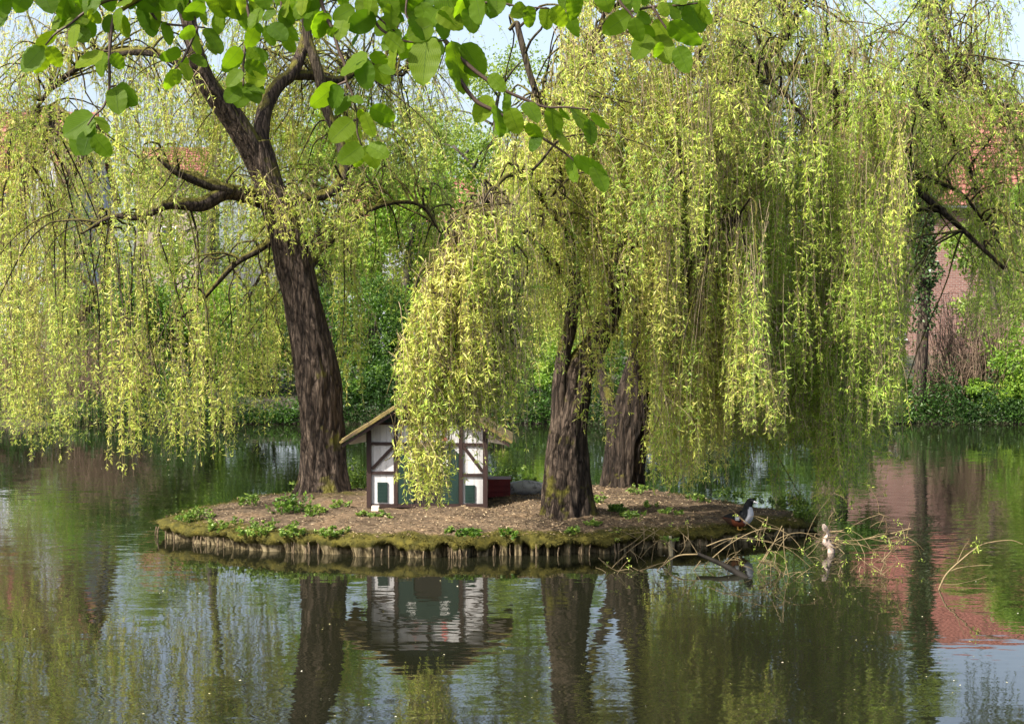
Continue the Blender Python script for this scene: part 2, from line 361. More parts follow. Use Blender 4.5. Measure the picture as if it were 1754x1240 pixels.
    # litter of dead leaves and bark chips
    N0 = 9000; t = rng.uniform(-np.pi, np.pi, N0); s = np.sqrt(rng.uniform(0, .95, N0)); r_ = irad(t)*s
    x = IC[0]+r_*np.cos(t); y = IC[1]+r_*np.sin(t); p = np.c_[x, y, ih(x, y)+.006]
    d = rng.normal(size=(N0, 3)); d[:, 2] *= .25
    mb = MB(); leaf_quads(mb, p, d, rng.uniform(.015, .05, N0), rng.uniform(.008, .02, N0), rng.uniform(0, 1, N0))
    lm = leafmat('litter', [(0, (.06, .04, .025)), (.5, (.2, .14, .08)), (.85, (.3, .22, .13)), (1, (.42, .34, .22))], .1, .8)
    tag(mb.build('leaf_litter', lm), 'brown dead leaves and bark chips strewn over the island soil', 'leaf litter', kind='stuff')
    # moss fringe along the rim
    N0 = 26000; t = rng.uniform(-np.pi, np.pi, N0); rr2 = np.interp(t, th, rr); s = rng.normal(1.0, .012, N0)-np.abs(rng.normal(0, .022, N0))
    x = IC[0]+rr2*s*np.cos(t); y = IC[1]+rr2*s*np.sin(t)
    z = np.where(s < .985, ih(x, y), .150+.02*np.sin(t*23)+.015*np.sin(t*57+1)-.05*np.clip((x-1.5)/2.5, 0, 1))
    keep = (np.sin(t*9)+.7*np.sin(t*31+1)+rng.normal(0, .8, N0)) > -.6
    x, y, z, t = x[keep], y[keep], z[keep], t[keep]; n0 = len(x)
    d = np.c_[np.cos(t)*.7, np.sin(t)*.7, -.2*np.ones(n0)]+rng.normal(0, .55, (n0, 3)); 
    mb = MB(); leaf_quads(mb, np.c_[x, y, z], d, rng.uniform(.018, .055, n0), rng.uniform(.004, .009, n0), rng.uniform(0, 1, n0))
    mm = leafmat('moss_blade', [(0, (.04, .035, .007)), (.5, (.085, .075, .013)), (1, (.16, .14, .025))], .25, .8)
    tag(mb.build('moss', mm), 'yellow green moss fringe hanging over the island rim', 'moss', kind='stuff')
    # thin roots and stakes hanging from the rim to the water
    mb = MB()
    for i in range(60):
        t0 = rng.uniform(-3.0, -.15) if i % 3 == 0 else t0+rng.normal(0, .03); rr_ = np.interp(t0, th, rr)+.005; a = np.array([IC[0]+rr_*math.cos(t0), IC[1]+rr_*math.sin(t0), rng.uniform(.08, .13)])
        b = a+np.array([rng.normal(0, .010), rng.normal(0, .01)-.005, 0]); b[2] = -.03
        mm_ = (a+b)/2+np.array([rng.normal(0, .006), rng.normal(0, .006)-.006, 0])
        w = rng.uniform(.003, .011); tube(mb, [a, mm_, b], [w*.8, w, w*1.1], 6, 6)
    tag(mb.build('root', plain('root_wood', (.13, .095, .055), .9, .4, 25, .6, .004)), 'tangle of pale roots hanging from the island rim into the water', 'roots', kind='stuff')
island()

# ---------------------------------------------------------------- willows
class Willow:
    keep = None; ld = .80
    def __init__(s, label, mat, name='weeping_willow'):
        s.root = thing(name, label, 'tree', 'weeping willows round the pond'); s.lim = []; s.br = MB(); s.fo = MB(); s.tw = MB(); s.mat = mat
    def wood(s, kind, pix, rad_px, ridge=.16, seg=None, moss=False, seed=0, flare=None, n=None, label=None):
        """pix: (x,y,d); rad_px radii in photo pixels"""
        pts = [P(*q) for q in pix]; rad = [r*q[2]/F for r, q in zip(rad_px, pix)]
        mb = MB(); big = max(rad) > .12
        tube(mb, pts, rad, seg or (72 if big else 28), n or (len(pts)*(16 if big else 9)), ridge, seed=seed, flare=flare)
        o = mb.build(kind, M['limb'] if kind == 'limb' and rad_px[0] < 13 else (M['shaded_bark'] if s.mat is M['willow_c'] else M['bark']), s.root, smooth=True)
        if label: o['label'] = label
        L = cr(np.array(pts), 24); s.lim.append(L[6:] if kind == 'trunk' else L)
        return o
    def tress(s, x, y, d, ybot, n=34, w=.22, t0=.15, dens=26, spread=1.0, big=1.0, yel=0., zmin=.12, bough=True, lean=0.):
        A = P(x, y, d); L = np.concatenate(s.lim)
        dd = np.linalg.norm((L-A)*np.array([1, 1, 1.0]), axis=1)+rng.uniform(0, .8, len(L))+1.3*np.maximum(0, 3.6-L[:, 2])+.5*np.maximum(0, A[2]-L[:, 2])
        B = L[np.argmin(dd)]
        up = .12+.25*rng.random()
        mid = (A+B)/2+np.array([rng.normal(0, .15), rng.normal(0, .15), up*min(2.0, np.linalg.norm(A-B))])
        q = cr([B, (B+mid)/2+np.array([0, 0, .12]), mid, A, A+unit((A-B)*np.array([1, 1, 0]))*.25-np.array([0, 0, .35])], 16)
        def mkbough():
            q2 = q+rng.normal(0, .02, q.shape); q2[0] = q[0]
            tube(s.br, q2[::2], np.linspace(.017, .004, 8), 5, 16, rnd=rng.random(), cap=False)
        n = max(5, int(n*.78)); zb = max(zfor(ybot, d), zmin)
        k = rng.beta(3, 1.2, n)*15; i = np.clip(k.astype(int), 0, 14); fr = (k-i)[:, None]
        S = q[i]*(1-fr)+q[i+1]*fr+rng.normal(0, 1, (n, 3))*np.array([w, w, .10])*.6*spread
        # keep long outliers down
        ze = zb+np.abs(rng.normal(0, 1, n))*(.20*max(.3, A[2]-zb)) ; ze = np.minimum(ze, S[:, 2]-.25); ze = np.maximum(ze, zmin)
        h = S[:, 2]-ze; K = 9; t = np.linspace(0, 1, K)
        u = rng.normal(0, 1, (n, 2))*w*.8
        ax = np.array([A[0]+lean*.0, A[1]])
        e = S[:, :2]*.45+ax*.55+u
        xy = S[:, None, :2]+(e-S[:, :2])[:, None]*(1-np.exp(-2.2*t))[None, :, None]/(1-math.exp(-2.2))
        ph = rng.uniform(0, 6.28, (n, 1)); am = rng.uniform(.01, .05, (n, 1))
        xy = xy+np.stack([np.sin(ph+t*5)*am*t, np.cos(ph*1.7+t*4)*am*t], -1)+np.array([lean, 0])*(t**2)[None, :, None]
        z = S[:, 2, None]-h[:, None]*t[None]**1.15
        Q = np.concatenate([xy, z[..., None]], -1)
        if s.keep:
            ok = np.ones(n, bool)
            for jj in (3, 5, 7, 8):
                a_, b_ = PX(Q[:, jj]); ok &= s.keep(a_, b_)
            Q = Q[ok]; h = h[ok]; n = len(Q)
            if n == 0: return
        if bough and n > 2: mkbough()
        ribbons(s.tw, Q, .0040, .0015, rng.uniform(0, 1, n))
        # nodes with leaf tufts
        cnt = np.maximum(3, (h*dens*s.ld*(1-t0)).astype(int)); idx = np.repeat(np.arange(n), cnt); T = t0*rng.uniform(.4, 1.3, n)[idx]; T = np.clip(T, 0, .9)
        tt = T+(1-T)*rng.beta(1.25, 1.0, len(idx)); kk = tt*(K-1); ii = np.minimum(kk.astype(int), K-2); ff = (kk-ii)[:, None]
        p = Q[idx, ii]*(1-ff)+Q[idx, ii+1]*ff
        tone = rng.normal(0, .14)+yel; st = rng.normal(0, .10, n)[idx]
        for rep in range(3):
            d0 = rng.normal(0, .72, p.shape); d0[:, 2] = rng.normal(-.7, .55, len(p))
            r = np.clip(.45+tone+st+rng.normal(0, .16, len(p)), 0, .84)
            cat = rng.random(len(p)) < .10+max(0, yel)*.6; r[cat] = rng.uniform(.86, 1, cat.sum())
            sz = (.03+.075*rng.beta(1.6, 1.8, len(p)))*big*(1-.35*tt**3)
            wd = sz*rng.uniform(.15, .26, len(p)); sz[cat] *= .55
            leaf_quads(s.fo, p+rng.normal(0, .006, p.shape), d0, sz, wd, r)
    def shag(s, n, px, dr, ln=(.25, .7), dens=24, w=.18, yel=0.):
        """short drooping sprays on high boughs; px: callable giving x,y"""
        for _ in range(n):
            x, y = px(); d = rng.uniform(*dr); l_ = rng.uniform(*ln)
            s.tress(x, y, d, y+l_*F/d, n=20, w=w*rng.uniform(.8, 2), t0=0, dens=dens, yel=yel)
    def done(s):
        s.br.build('branches', M['limb'], s.root, smooth=True); s.tw.build('twigs', M['twig'], s.root); s.fo.build('foliage', s.mat, s.root)
def bt(xs, ys): return lambda x: float(np.interp(x, xs, ys))

def willow_a():
    w = Willow('left willow with a broad forked trunk standing beside the half timbered duck house', M['willow_b']); w.ld = .80
    w.keep = lambda a, b: ~((a < 560) & (b > 400) & (rng.random(len(a)) < .28))
    w.wood('trunk', [(557, 848, 19.7), (556, 810, 19.7), (553, 750, 19.7), (544, 650, 19.7), (528, 560, 19.7), (508, 470, 19.65), (486, 390, 19.6), (458, 312, 19.6), (441, 245, 19.6)],
           [42, 38, 36, 33.5, 31, 29, 27, 25, 21], .22, seed=1, flare=(.2, .28), n=220)
    w.wood('limb', [(452, 300, 19.6), (425, 245, 19.5), (400, 205, 19.4), (362, 155, 19.2), (342, 115, 19.1), (325, 50, 19), (300, -40, 19), (260, -140, 18.8)], [20, 20, 19, 16, 15, 12, 9, 5], .16, seed=2)
    w.wood('limb', [(447, 270, 19.6), (449, 210, 19.7), (460, 172, 19.8), (480, 142, 19.9), (503, 122, 20), (525, 60, 20.2), (538, -30, 20.4), (560, -140, 20.6)], [14, 13, 12, 12, 11, 9, 7, 4], .16, seed=3)
    w.wood('limb', [(495, 128, 20), (535, 130, 20.2), (575, 138, 20.4), (625, 122, 20.8), (690, 130, 21)], [9, 8, 7, 5, 2], .14, seed=4)
    w.wood('limb', [(520, 20, 20.1), (530, 75, 20.1), (546, 125, 20.1), (560, 190, 20.1), (583, 245, 20.1), (588, 300, 20), (565, 330, 19.9), (520, 340, 19.8), (480, 352, 19.6)], [6, 8, 9, 8, 8, 9, 9, 8, 9], .14, seed=5)
    w.wood('limb', [(470, 350, 19.6), (425, 335, 19.3), (385, 330, 19.1), (345, 350, 18.9), (290, 350, 18.7), (240, 372, 18.5), (190, 372, 18.4), (140, 400, 18.3)], [15, 14, 12, 12, 9, 6, 4, 2], .16, seed=6)
    w.wood('limb', [(398, 328, 19.1), (365, 318, 19.0), (325, 303, 18.9), (298, 292, 18.8), (270, 270, 18.7)], [10, 10, 9, 6, 3], .16, seed=7)
    w.wood('limb', [(480, 400, 19.65), (440, 430, 19.6), (400, 455, 19.7), (340, 520, 19.8), (290, 560, 20)], [8, 6, 5, 3, 2], .14, seed=8)
    w.wood('limb', [(515, 480, 19.8), (560, 420, 20.2), (600, 380, 20.6), (660, 350, 21), (720, 352, 21.2), (755, 400, 21.3)], [7, 6, 5, 4, 3, 1.5], .14, seed=9)
    w.wood('limb', [(350, 130, 19.2), (260, 90, 19.4), (170, 100, 19.8), (90, 150, 20), (30, 240, 20.2)], [9, 7, 6, 4, 2], .14, seed=10)
    yb = bt([-60, 0, 50, 100, 150, 190, 215, 245, 285, 330, 365, 385, 400, 430, 470, 500, 520, 700], [750, 765, 775, 785, 760, 745, 815, 760, 810, 770, 815, 790, 745, 690, 690, 600, 520, 420])
    # left curtain
    for _ in range(88):
        x = rng.uniform(-70, 500); b = yb(x); y = rng.uniform(60, b-130)
        L_ = rng.uniform(130, 420); e = min(y+L_, b)
        if b-e < 90: e = b-abs(rng.normal(0, 18))
        d = rng.uniform(18.0, 22.5)
        if 310 < x < 600: d = rng.uniform(20.6, 24)
        if x < 170 and rng.random() < .35: continue
        w.tress(x, y, d, e, n=int(rng.uniform(22, 40)), w=rng.uniform(.12, .26), t0=rng.choice([0, .1, .3]), dens=22, yel=rng.normal(.05, .1))
    for x, y, d, e in [(212, 520, 18.2, 822), (228, 600, 18.3, 790), (250, 560, 18.5, 770), (283, 560, 18.3, 812), (272, 640, 18.4, 790), (330, 600, 18.6, 770), (362, 590, 18.4, 822), (348, 620, 18.4, 800), (395, 560, 19.9, 745), (430, 520, 20.4, 700), (150, 520, 20, 760), (110, 540, 20, 795),
                      (60, 560, 20.4, 790), (20, 540, 20.2, 770), (180, 480, 19.6, 735), (310, 500, 19.6, 745), (457, 540, 20.6, 700), (482, 560, 20.6, 690), (240, 470, 19.6, 700), (375, 480, 20, 720)]:
        w.tress(x, y, d, e, n=38, w=.10, t0=.1, dens=24, yel=.14)
    # tufts before and round the trunk
    for x, y, d, e in [(455, 300, 19.0, 420), (480, 320, 19.0, 440), (510, 330, 19.1, 430), (540, 340, 19.2, 450), (575, 330, 19.4, 470), (610, 330, 19.6, 470), (430, 340, 19.2, 450), (590, 560, 20.3, 700), (610, 500, 20.6, 640)]:
        w.tress(x, y, d, e, n=22, w=.16, t0=0, dens=20, yel=.0)
    # upper crown, thin so that the sky shows
    w.shag(52, lambda: (rng.uniform(-60, 330), rng.uniform(-60, 330)), (18.5, 23.5), (.4, 1.2), 18, yel=.15)
    w.shag(84, lambda: (rng.uniform(330, 800), rng.uniform(-40, 300)), (20.5, 24), (.3, .9), 17, yel=.02)
    w.shag(14, lambda: (rng.uniform(0, 760), rng.uniform(-260, -60)), (17.5, 23), (.5, 1.2), 16, yel=.1)
    w.shag(26, lambda: (rng.uniform(520, 760), rng.uniform(240, 440)), (20.8, 24), (.4, 1.), 20, yel=-.12)
    w.done()
willow_a()

def willow_b():
    w = Willow('middle willow with a ridged trunk leaning right at the centre of the island', M['willow_b'])
    w.wood('trunk', [(969, 900, 18.0), (970, 860, 18.0), (971, 800, 18.0), (974, 740, 18.0), (982, 680, 18.0), (995, 630, 18.0), (1020, 590, 18.0), (1042, 545, 18.05), (1058, 490, 18.1), (1085, 390, 18.3), (1120, 320, 18.5), (1150, 220, 18.7), (1190, 110, 19), (1240, 0, 19.2)],
           [46, 41, 37, 34, 30, 25, 19, 17, 17, 15, 13, 11, 8, 5], .26, seed=11, flare=(.16, .28), n=260)
    w.wood('limb', [(958, 740, 17.95), (958, 670, 17.9), (965, 610, 17.9), (978, 550, 17.9), (985, 480, 17.9), (975, 400, 17.8), (960, 320, 17.7), (950, 230, 17.7), (990, 130, 17.8), (1030, 40, 18), (1060, -80, 18)], [14, 13, 12, 11, 9, 8, 7, 7, 6, 4, 2], .16, seed=12, label='mossy upright limb on the left of the trunk')
    w.wood('limb', [(985, 500, 17.9), (930, 430, 17.2), (880, 380, 16.5), (830, 370, 15.9), (780, 420, 15.4), (740, 500, 15.2)], [7, 6, 5, 4, 3, 1.5], .14, seed=13)
    w.wood('limb', [(975, 400, 17.8), (920, 330, 17.0), (880, 300, 16.2), (850, 320, 15.7), (820, 380, 15.4)], [7, 5, 4, 3, 1.5], .14, seed=14)
    w.wood('limb', [(1085, 390, 18.3), (1150, 330, 18), (1210, 330, 17.8), (1260, 380, 17.7)], [8, 7, 5, 2], .14, seed=15)
    w.wood('limb', [(1150, 220, 18.7), (1250, 140, 18.4), (1330, 150, 18.2), (1400, 230, 18.1)], [7, 6, 4, 2], .14, seed=16)
    w.wood('limb', [(955, 240, 17.7), (915, 150, 17.6), (890, 60, 17.6), (885, 40, 17.6), (872, 52, 17.6)], [6, 5, 5, 4, 3], .14, seed=17)
    yb = bt([660, 680, 700, 740, 780, 800, 820, 850, 880, 900, 930, 960, 1000, 1030, 1060, 1100, 1125, 1140, 1165, 1200, 1215, 1235, 1245, 1260, 1300, 1350], [690, 735, 750, 760, 715, 705, 705, 700, 690, 680, 610, 620, 640, 600, 610, 640, 720, 820, 845, 800, 700, 760, 835, 760, 780, 790])
    _xl = [-200, -50, 120, 200, 330, 430, 560, 700, 900]; _xv = [975, 945, 950, 875, 795, 720, 685, 668, 660]
    w.keep = lambda a, b: (a > np.interp(b, _xl, _xv)+rng.normal(0, 8, len(a))) & ~((a > 928) & (a < 1008) & (b > 680) & (rng.random(len(a)) < .6)) & ~((a > 1035) & (a < 1105) & (b > 640) & (rng.random(len(a)) < .4)) & ~((a > 775) & (a < 915) & (b > 742) & (rng.random(len(a)) < .6)) & ~((a < 672) & (b > 720)) & ~((a < 692) & (b > 770) & (rng.random(len(a)) < .5))
    xl = bt([-200, -50, 120, 200, 330, 430, 560, 700], [980, 950, 960, 885, 805, 730, 695, 680])
    m = 0
    while m < 136:
        y = rng.uniform(0, 720); x = rng.uniform(670, 1330)
        if x < xl(y)+10: continue
        b = yb(x)
        if y > b-110: continue
        L_ = rng.uniform(120, 380); e = min(y+L_, b)
        if b-e < 90: e = b-abs(rng.normal(0, 22))
        d = rng.uniform(15.0, 16.6) if x < 900 else rng.uniform(16.3, 20.5)
        if 920 < x < 1130 and y+L_ > 430: d = rng.uniform(19, 21)
        w.tress(x, y, d, e, n=int(rng.uniform(22, 38)), w=rng.uniform(.10, .24), t0=rng.choice([0, .15, .4]), dens=22, yel=rng.normal(.04, .10)); m += 1
    # hand placed tresses
    for x, y, d, e, n, ww, t0 in [(700, 560, 15.0, 700, 40, .14, .0), (688, 620, 15.1, 740, 30, .10, 0), (705, 680, 15.1, 865, 30, .10, .35), (725, 720, 15.1, 872, 40, .12, .3), (745, 710, 15.2, 866, 34, .12, .3), (690, 740, 15.2, 838, 26, .08, .2), (762, 700, 15.2, 862, 22, .09, .5),
                                  (800, 640, 15.2, 850, 26, .13, .85), (830, 640, 15.3, 830, 22, .10, .8), (855, 600, 15.3, 790, 22, .12, .5), (780, 600, 15.2, 830, 26, .16, .85), (875, 560, 15.4, 740, 20, .1, .3),
                                  (1165, 560, 17.6, 848, 60, .13, .1), (1150, 620, 17.5, 835, 34, .10, .1), (1185, 600, 17.7, 842, 40, .12, .1), (1160, 480, 17.7, 740, 50, .16, .3), (1140, 700, 17.5, 850, 24, .07, 0), (1205, 560, 17.8, 780, 22, .08, .2),
                                  (1240, 520, 17.8, 838, 26, .05, .0), (1245, 400, 17.8, 760, 26, .09, .1), (1000, 600, 17.4, 790, 8, .06, .2), (1045, 470, 17.4, 700, 16, .10, .1), (1060, 560, 17.6, 770, 16, .10, .1), (1015, 560, 17.4, 740, 12, .07, .1), (960, 520, 17.4, 650, 8, .07, .4),
                                  (1120, 560, 17.6, 700, 12, .06, .3), (720, 480, 15.0, 700, 40, .16, .1), (760, 420, 15.0, 660, 40, .18, .1), (800, 360, 15.0, 600, 40, .18, .1), (850, 330, 15.0, 560, 40, .18, .2), (740, 560, 16.9, 760, 34, .14, .1), (705, 640, 15.1, 780, 30, .08, .1)]:
        w.tress(x, y, d, e, n=n, w=ww, t0=t0, dens=24, yel=.14)
    for _ in range(24):
        x = rng.uniform(860, 1130); y = rng.uniform(180, 420); w.tress(x, y, rng.uniform(17, 17.8), min(y+rng.uniform(130, 260), rng.uniform(560, 650)), n=24, w=.16, t0=rng.choice([0, .2]), dens=22, yel=rng.normal(.12, .08))
    for x, y, d, e in [(775, 560, 15.1, 735), (800, 540, 15.1, 742), (825, 560, 15.2, 748), (850, 540, 15.2, 750), (872, 560, 15.3, 730), (790, 600, 15.2, 750), (838, 600, 15.3, 760), (735, 600, 15.0, 742), (760, 620, 15.1, 748)]:
        w.tress(x, y, d, e, n=34, w=.13, t0=.15, dens=22, yel=.05)
    for x in (772, 786, 800, 812, 826, 842, 858, 880): w.tress(x, 620, rng.uniform(15, 15.5), rng.uniform(790, 850), n=14, w=.07, t0=.8, dens=10)
    w.shag(84, lambda: (rng.uniform(960, 1330), rng.uniform(-80, 330)), (16.9, 20), (.35, .9), 22, yel=.12)
    w.shag(12, lambda: (rng.uniform(800, 1300), rng.uniform(-280, -80)), (17, 22), (.5, 1.1), 16, yel=.1)
    w.shag(26, lambda: (rng.uniform(770, 950), rng.uniform(130, 300)), (18, 20.5), (.3, .8), 20, yel=-.1)
    w.done()
willow_b()

def willow_c():
    w = Willow('willow with a shade-darkened trunk behind the middle one with limbs arching to the right', M['willow_c']); w.ld = .9
    w.wood('trunk', [(1068, 850, 21.1), (1068, 825, 21.1), (1072, 780, 21.1), (1080, 720, 21.1), (1088, 660, 21.1), (1098, 600, 21.1), (1105, 530, 21.1), (1115, 460, 21.1), (1130, 380, 21.1), (1145, 320, 21.1)],
           [36, 33, 32, 30, 26, 20, 16, 15, 14, 13], .25, seed=21, flare=(.18, .28), n=200)
    w.wood('limb', [(1060, 760, 21.05), (1045, 700, 21.3), (1030, 640, 21.6), (1010, 560, 22), (990, 470, 22.4)], [14, 12, 10, 8, 5], .16, seed=22)
    w.wood('limb', [(1145, 330, 21.1), (1190, 240, 21), (1250, 170, 20.8), (1320, 120, 20.6), (1390, 130, 20.5), (1430, 165, 20.4), (1470, 205, 20.4), (1520, 265, 20.4), (1565, 318, 20.4), (1640, 385, 20.5), (1720, 460, 20.6)], [12, 12, 12, 11, 11, 12, 11, 10, 8, 5, 3], .16, seed=23)
    w.wood('limb', [(1180, 260, 21), (1240, 180, 20.8), (1300, 110, 20.6), (1352, 50, 20.5), (1335, 0, 20.5), (1300, -80, 20.6)], [9, 9, 9, 9, 8, 5], .16, seed=24)
    w.wood('limb', [(1400, 115, 20.5), (1450, 135, 20.8), (1510, 150, 21), (1575, 170, 21.3), (1620, 220, 21.5), (1660, 290, 21.6), (1690, 370, 21.8)], [8, 8, 7, 6, 5, 4, 2], .16, seed=25)
    w.wood('limb', [(1575, 168, 21.3), (1640, 150, 21.6), (1700, 180, 21.9), (1760, 260, 22)], [5, 4, 3, 2], .16, seed=26)
    w.wood('limb', [(1530, 280, 20.4), (1600, 310, 20.7), (1650, 335, 21), (1700, 400, 21.2)], [5, 4, 3, 2], .16, seed=27)
    w.keep = lambda a, b: (b < 400) | (a < 1562+rng.normal(0, 8, len(a))) | ((a > 1655) & (rng.random(len(a)) < .9)) | (rng.random(len(a)) < .12)
    yb = bt([1220, 1260, 1300, 1350, 1400, 1430, 1450, 1500, 1550, 1570, 1600, 1700, 1800], [720, 760, 790, 800, 790, 860, 790, 770, 720, 560, 440, 600, 700])
    for _ in range(82):
        x = rng.uniform(1210, 1550); b = yb(x); y = rng.uniform(40, b-130); L_ = rng.uniform(150, 420); e = min(y+L_, b)
        if b-e < 90: e = b-abs(rng.normal(0, 20))
        w.tress(x, y, rng.uniform(17.3, 21.5), e, n=int(rng.uniform(20, 34)), w=rng.uniform(.12, .26), t0=rng.choice([0, .1, .3]), dens=21, yel=rng.normal(.02, .1))
    for x, y, d, e in [(1430, 600, 18.9, 875), (1425, 680, 18.9, 850), (1438, 560, 19, 800), (1400, 560, 19.2, 790), (1290, 560, 19.2, 770), (1330, 560, 19.2, 800), (1372, 560, 19.3, 790), (1470, 540, 19.5, 760), (1500, 560, 19.6, 765), (1535, 520, 19.8, 735), (1553, 420, 20, 690), (1270, 500, 19.3, 720),
                       (1345, 830, 20.4, 868), (1430, 740, 18.9, 890)]:
        w.tress(x, min(y, e-60), d, e, n=34, w=.11, t0=.05, dens=24, yel=-.02)
    for x in (1290, 1300, 1312, 1340, 1475, 1482, 1555): w.tress(x, 640, 20, 850 if x < 1400 else 800, n=8, w=.06, t0=.97, dens=4)
    w.shag(90, lambda: (rng.uniform(1230, 1600), rng.uniform(-60, 330)), (19, 23), (.4, 1.0), 19, yel=.02)
    w.shag(34, lambda: (rng.uniform(1560, 1760), rng.uniform(-60, 190)), (20, 23), (.4, 1.1), 14, yel=.02)
    w.shag(90, lambda: (rng.uniform(1570, 1790), rng.uniform(110, 480)), (20, 23), (.5, 1.2), 16, yel=-.02)
    w.shag(14, lambda: (rng.uniform(1300, 1700), rng.uniform(-280, -60)), (19, 23), (.5, 1.1), 16)
    # thin back curtains seen between the trunks
    for _ in range(20):
        x = rng.uniform(860, 1230); w.tress(x, rng.uniform(300, 480), rng.uniform(21.5, 24), rng.uniform(560, 700), n=20, w=.2, t0=.2, dens=18, yel=-.15)
    w.done()
willow_c()

def willow_left():
    w = Willow('willow at the far left edge with crooked dark limbs over the water', M['willow'])
    w.wood('trunk', [(-150, 740, 30), (-130, 640, 30), (-95, 560, 29.6), (-60, 500, 29.2), (-20, 440, 29)], [34, 28, 24, 20, 16], .17, seed=31, flare=(.3, .2), n=90)
    w.wood('limb', [(-30, 455, 29), (20, 400, 28.6), (75, 375, 28.2), (100, 340, 28), (118, 305, 27.8), (137, 275, 27.6), (150, 230, 27.5)], [13, 8, 8, 10, 9, 6, 3], .18, seed=32)
    w.wood('limb', [(92, 355, 28), (88, 400, 28), (84, 450, 28), (82, 480, 28), (130, 440, 27.8), (160, 430, 27.6)], [9, 9, 8, 6, 5, 3], .18, seed=33)
    w.wood('limb', [(-20, 300, 29), (50, 290, 28.6), (78, 230, 28.4), (90, 190, 28.4), (120, 200, 28.2)], [11, 10, 10, 11, 4], .2, seed=34)
    w.wood('limb', [(-40, 520, 29), (30, 505, 28.4), (80, 480, 28.2), (125, 470, 28), (160, 500, 27.6), (130, 560, 27.4), (115, 590, 27.2)], [12, 8, 6, 5, 6, 9, 4], .18, seed=35)
    for _ in range(22):
        x = rng.uniform(-60, 190); y = rng.uniform(180, 560); w.tress(x, y, rng.uniform(25, 30), min(y+rng.uniform(120, 300), 730), n=26, w=.28, t0=rng.choice([.1, .5]), dens=17, big=1.2, yel=-.08)
    for _ in range(14):
        x = rng.uniform(-30, 190); w.tress(x, rng.uniform(520, 600), rng.uniform(25, 29), rng.uniform(740, 775), n=26, w=.25, t0=.85, dens=12, yel=-.1)
    w.done()
willow_left()

# ---------------------------------------------------------------- bushes and far trees
def shrub(name, label, cat, x, ytop, ybase, d, wpx, mat, n=5000, leaf=.10, group=None, depth=1.0, flat=1.0, stems=6, hole=0, z0=None):
    base = P(x, ybase, d); top = P(x, ytop, d); hx = wpx*d/F/2; z0 = base[2] if z0 is None else z0; hz = (top[2]-z0)/2
    root = thing(name, label, cat, group, (base[0], d, z0)); cen = np.array([0, 0, hz])
    mb = MB(); K = max(14, int(n/130)); c = rvec(K)*rng.uniform(.45, .95, (K, 1)); c = cen+c*np.array([hx, hx*depth, hz*.92])
    # uneven outline
    sz = rng.uniform(.55, 1.25, K)*min(hx, hz)*.32
    i = rng.integers(0, K, n); r = rng.normal(size=(n, 3)); r = unit(r)*rng.uniform(.35, 1.05, (n, 1))
    p = c[i]+r*sz[i][:, None]*np.array([1.15, 1.15, .75]); p[:, 2] = np.maximum(p[:, 2], .03)
    dd = rvec(n)*.9+unit(r)*.6; dd[:, 2] -= .15
    tone = rng.normal(0, .14, K)[i]
    leaf_quads(mb, p, dd, rng.uniform(.6, 1.3, n)*leaf, rng.uniform(.45, .75, n)*leaf, np.clip(.5+tone+rng.normal(0, .17, n), 0, 1))
    tb = MB()
    for k in range(stems):
        t = c[rng.integers(0, K)]; b0 = np.array([rng.normal(0, hx*.15), rng.normal(0, hx*.15), -.1])
        tube(tb, [b0, b0*.5+t*.5*np.array([.7, .7, 1.2]), t], [.012+hz*.02, .008+hz*.012, .006], 6, 8)
    tb.build('stems', M['bg_bark'], root, smooth=True); mb.build('foliage', mat, root)
    return root
def tree(label, x, ytop, ybase, d, wpx, mat, rad=.16, n=9000, leaf=.10, crown_from=.35, group='trees beyond the far bank', cat='tree', fork=None, z0=.6, name='tree', nl=9, cl=0.10):
    base = P(x, ybase, d); z0 = z0; top = P(x, ytop, d)[2]; Ht = top-z0; hx = wpx*d/F/2
    root = thing(name, label, cat, group, (base[0], d, z0)); tb = MB(); bb = MB(); mb = MB()
    tr = np.array([[0, 0, -.2], [rng.normal(0, .08), 0, Ht*.25], [rng.normal(0, .15), rng.normal(0, .1), Ht*.5], [rng.normal(0, .25), 0, Ht*.8], [rng.normal(0, .3), 0, Ht*.98]])
    tube(tb, tr, np.array([1.25, 1, .8, .4, .1])*rad, 14, 30, .1, seed=rng.random()*9)
    q = cr(tr, 30); tips = []
    for k in range(nl*2):
        i = rng.integers(int(30*crown_from), 28); a = rng.uniform(0, 6.28); f = 1-abs((i/30-crown_from)/(1-crown_from)-.35)*.9
        ln = hx*rng.uniform(.55, 1.0)*f; e = q[i]+np.array([math.cos(a)*ln, math.sin(a)*ln, rng.uniform(.1, .6)*ln])
        m_ = (q[i]+e)/2+np.array([0, 0, .12*ln]); tube(bb, [q[i], m_, e], [rad*.3, rad*.18, rad*.06], 6, 10)
        for t in (.55, .75, 1.0): tips.append(q[i]*(1-t)+e*t+rng.normal(0, .15*hx, 3))
    tips = np.array(tips); K = len(tips); sz = rng.uniform(.12, .30, K)*hx+.15
    i = rng.integers(0, K, n); r = unit(rng.normal(size=(n, 3)))*rng.uniform(.1, 1.05, (n, 1)); p = tips[i]+r*sz[i][:, None]*np.array([1.2, 1.2, .9])
    dd = rvec(n); dd[:, 2] -= .3; tone = rng.normal(0, .14, K)[i]
    leaf_quads(mb, p, dd, rng.uniform(.8, 1.6, n)*leaf, rng.uniform(.5, .9, n)*leaf, np.clip(.5+tone+rng.normal(0, .17, n), 0, 1))
    tb.build('trunk', M['bg_bark'], root, smooth=True); bb.build('branches', M['bg_bark'], root, smooth=True); mb.build('foliage', mat, root)
    return root

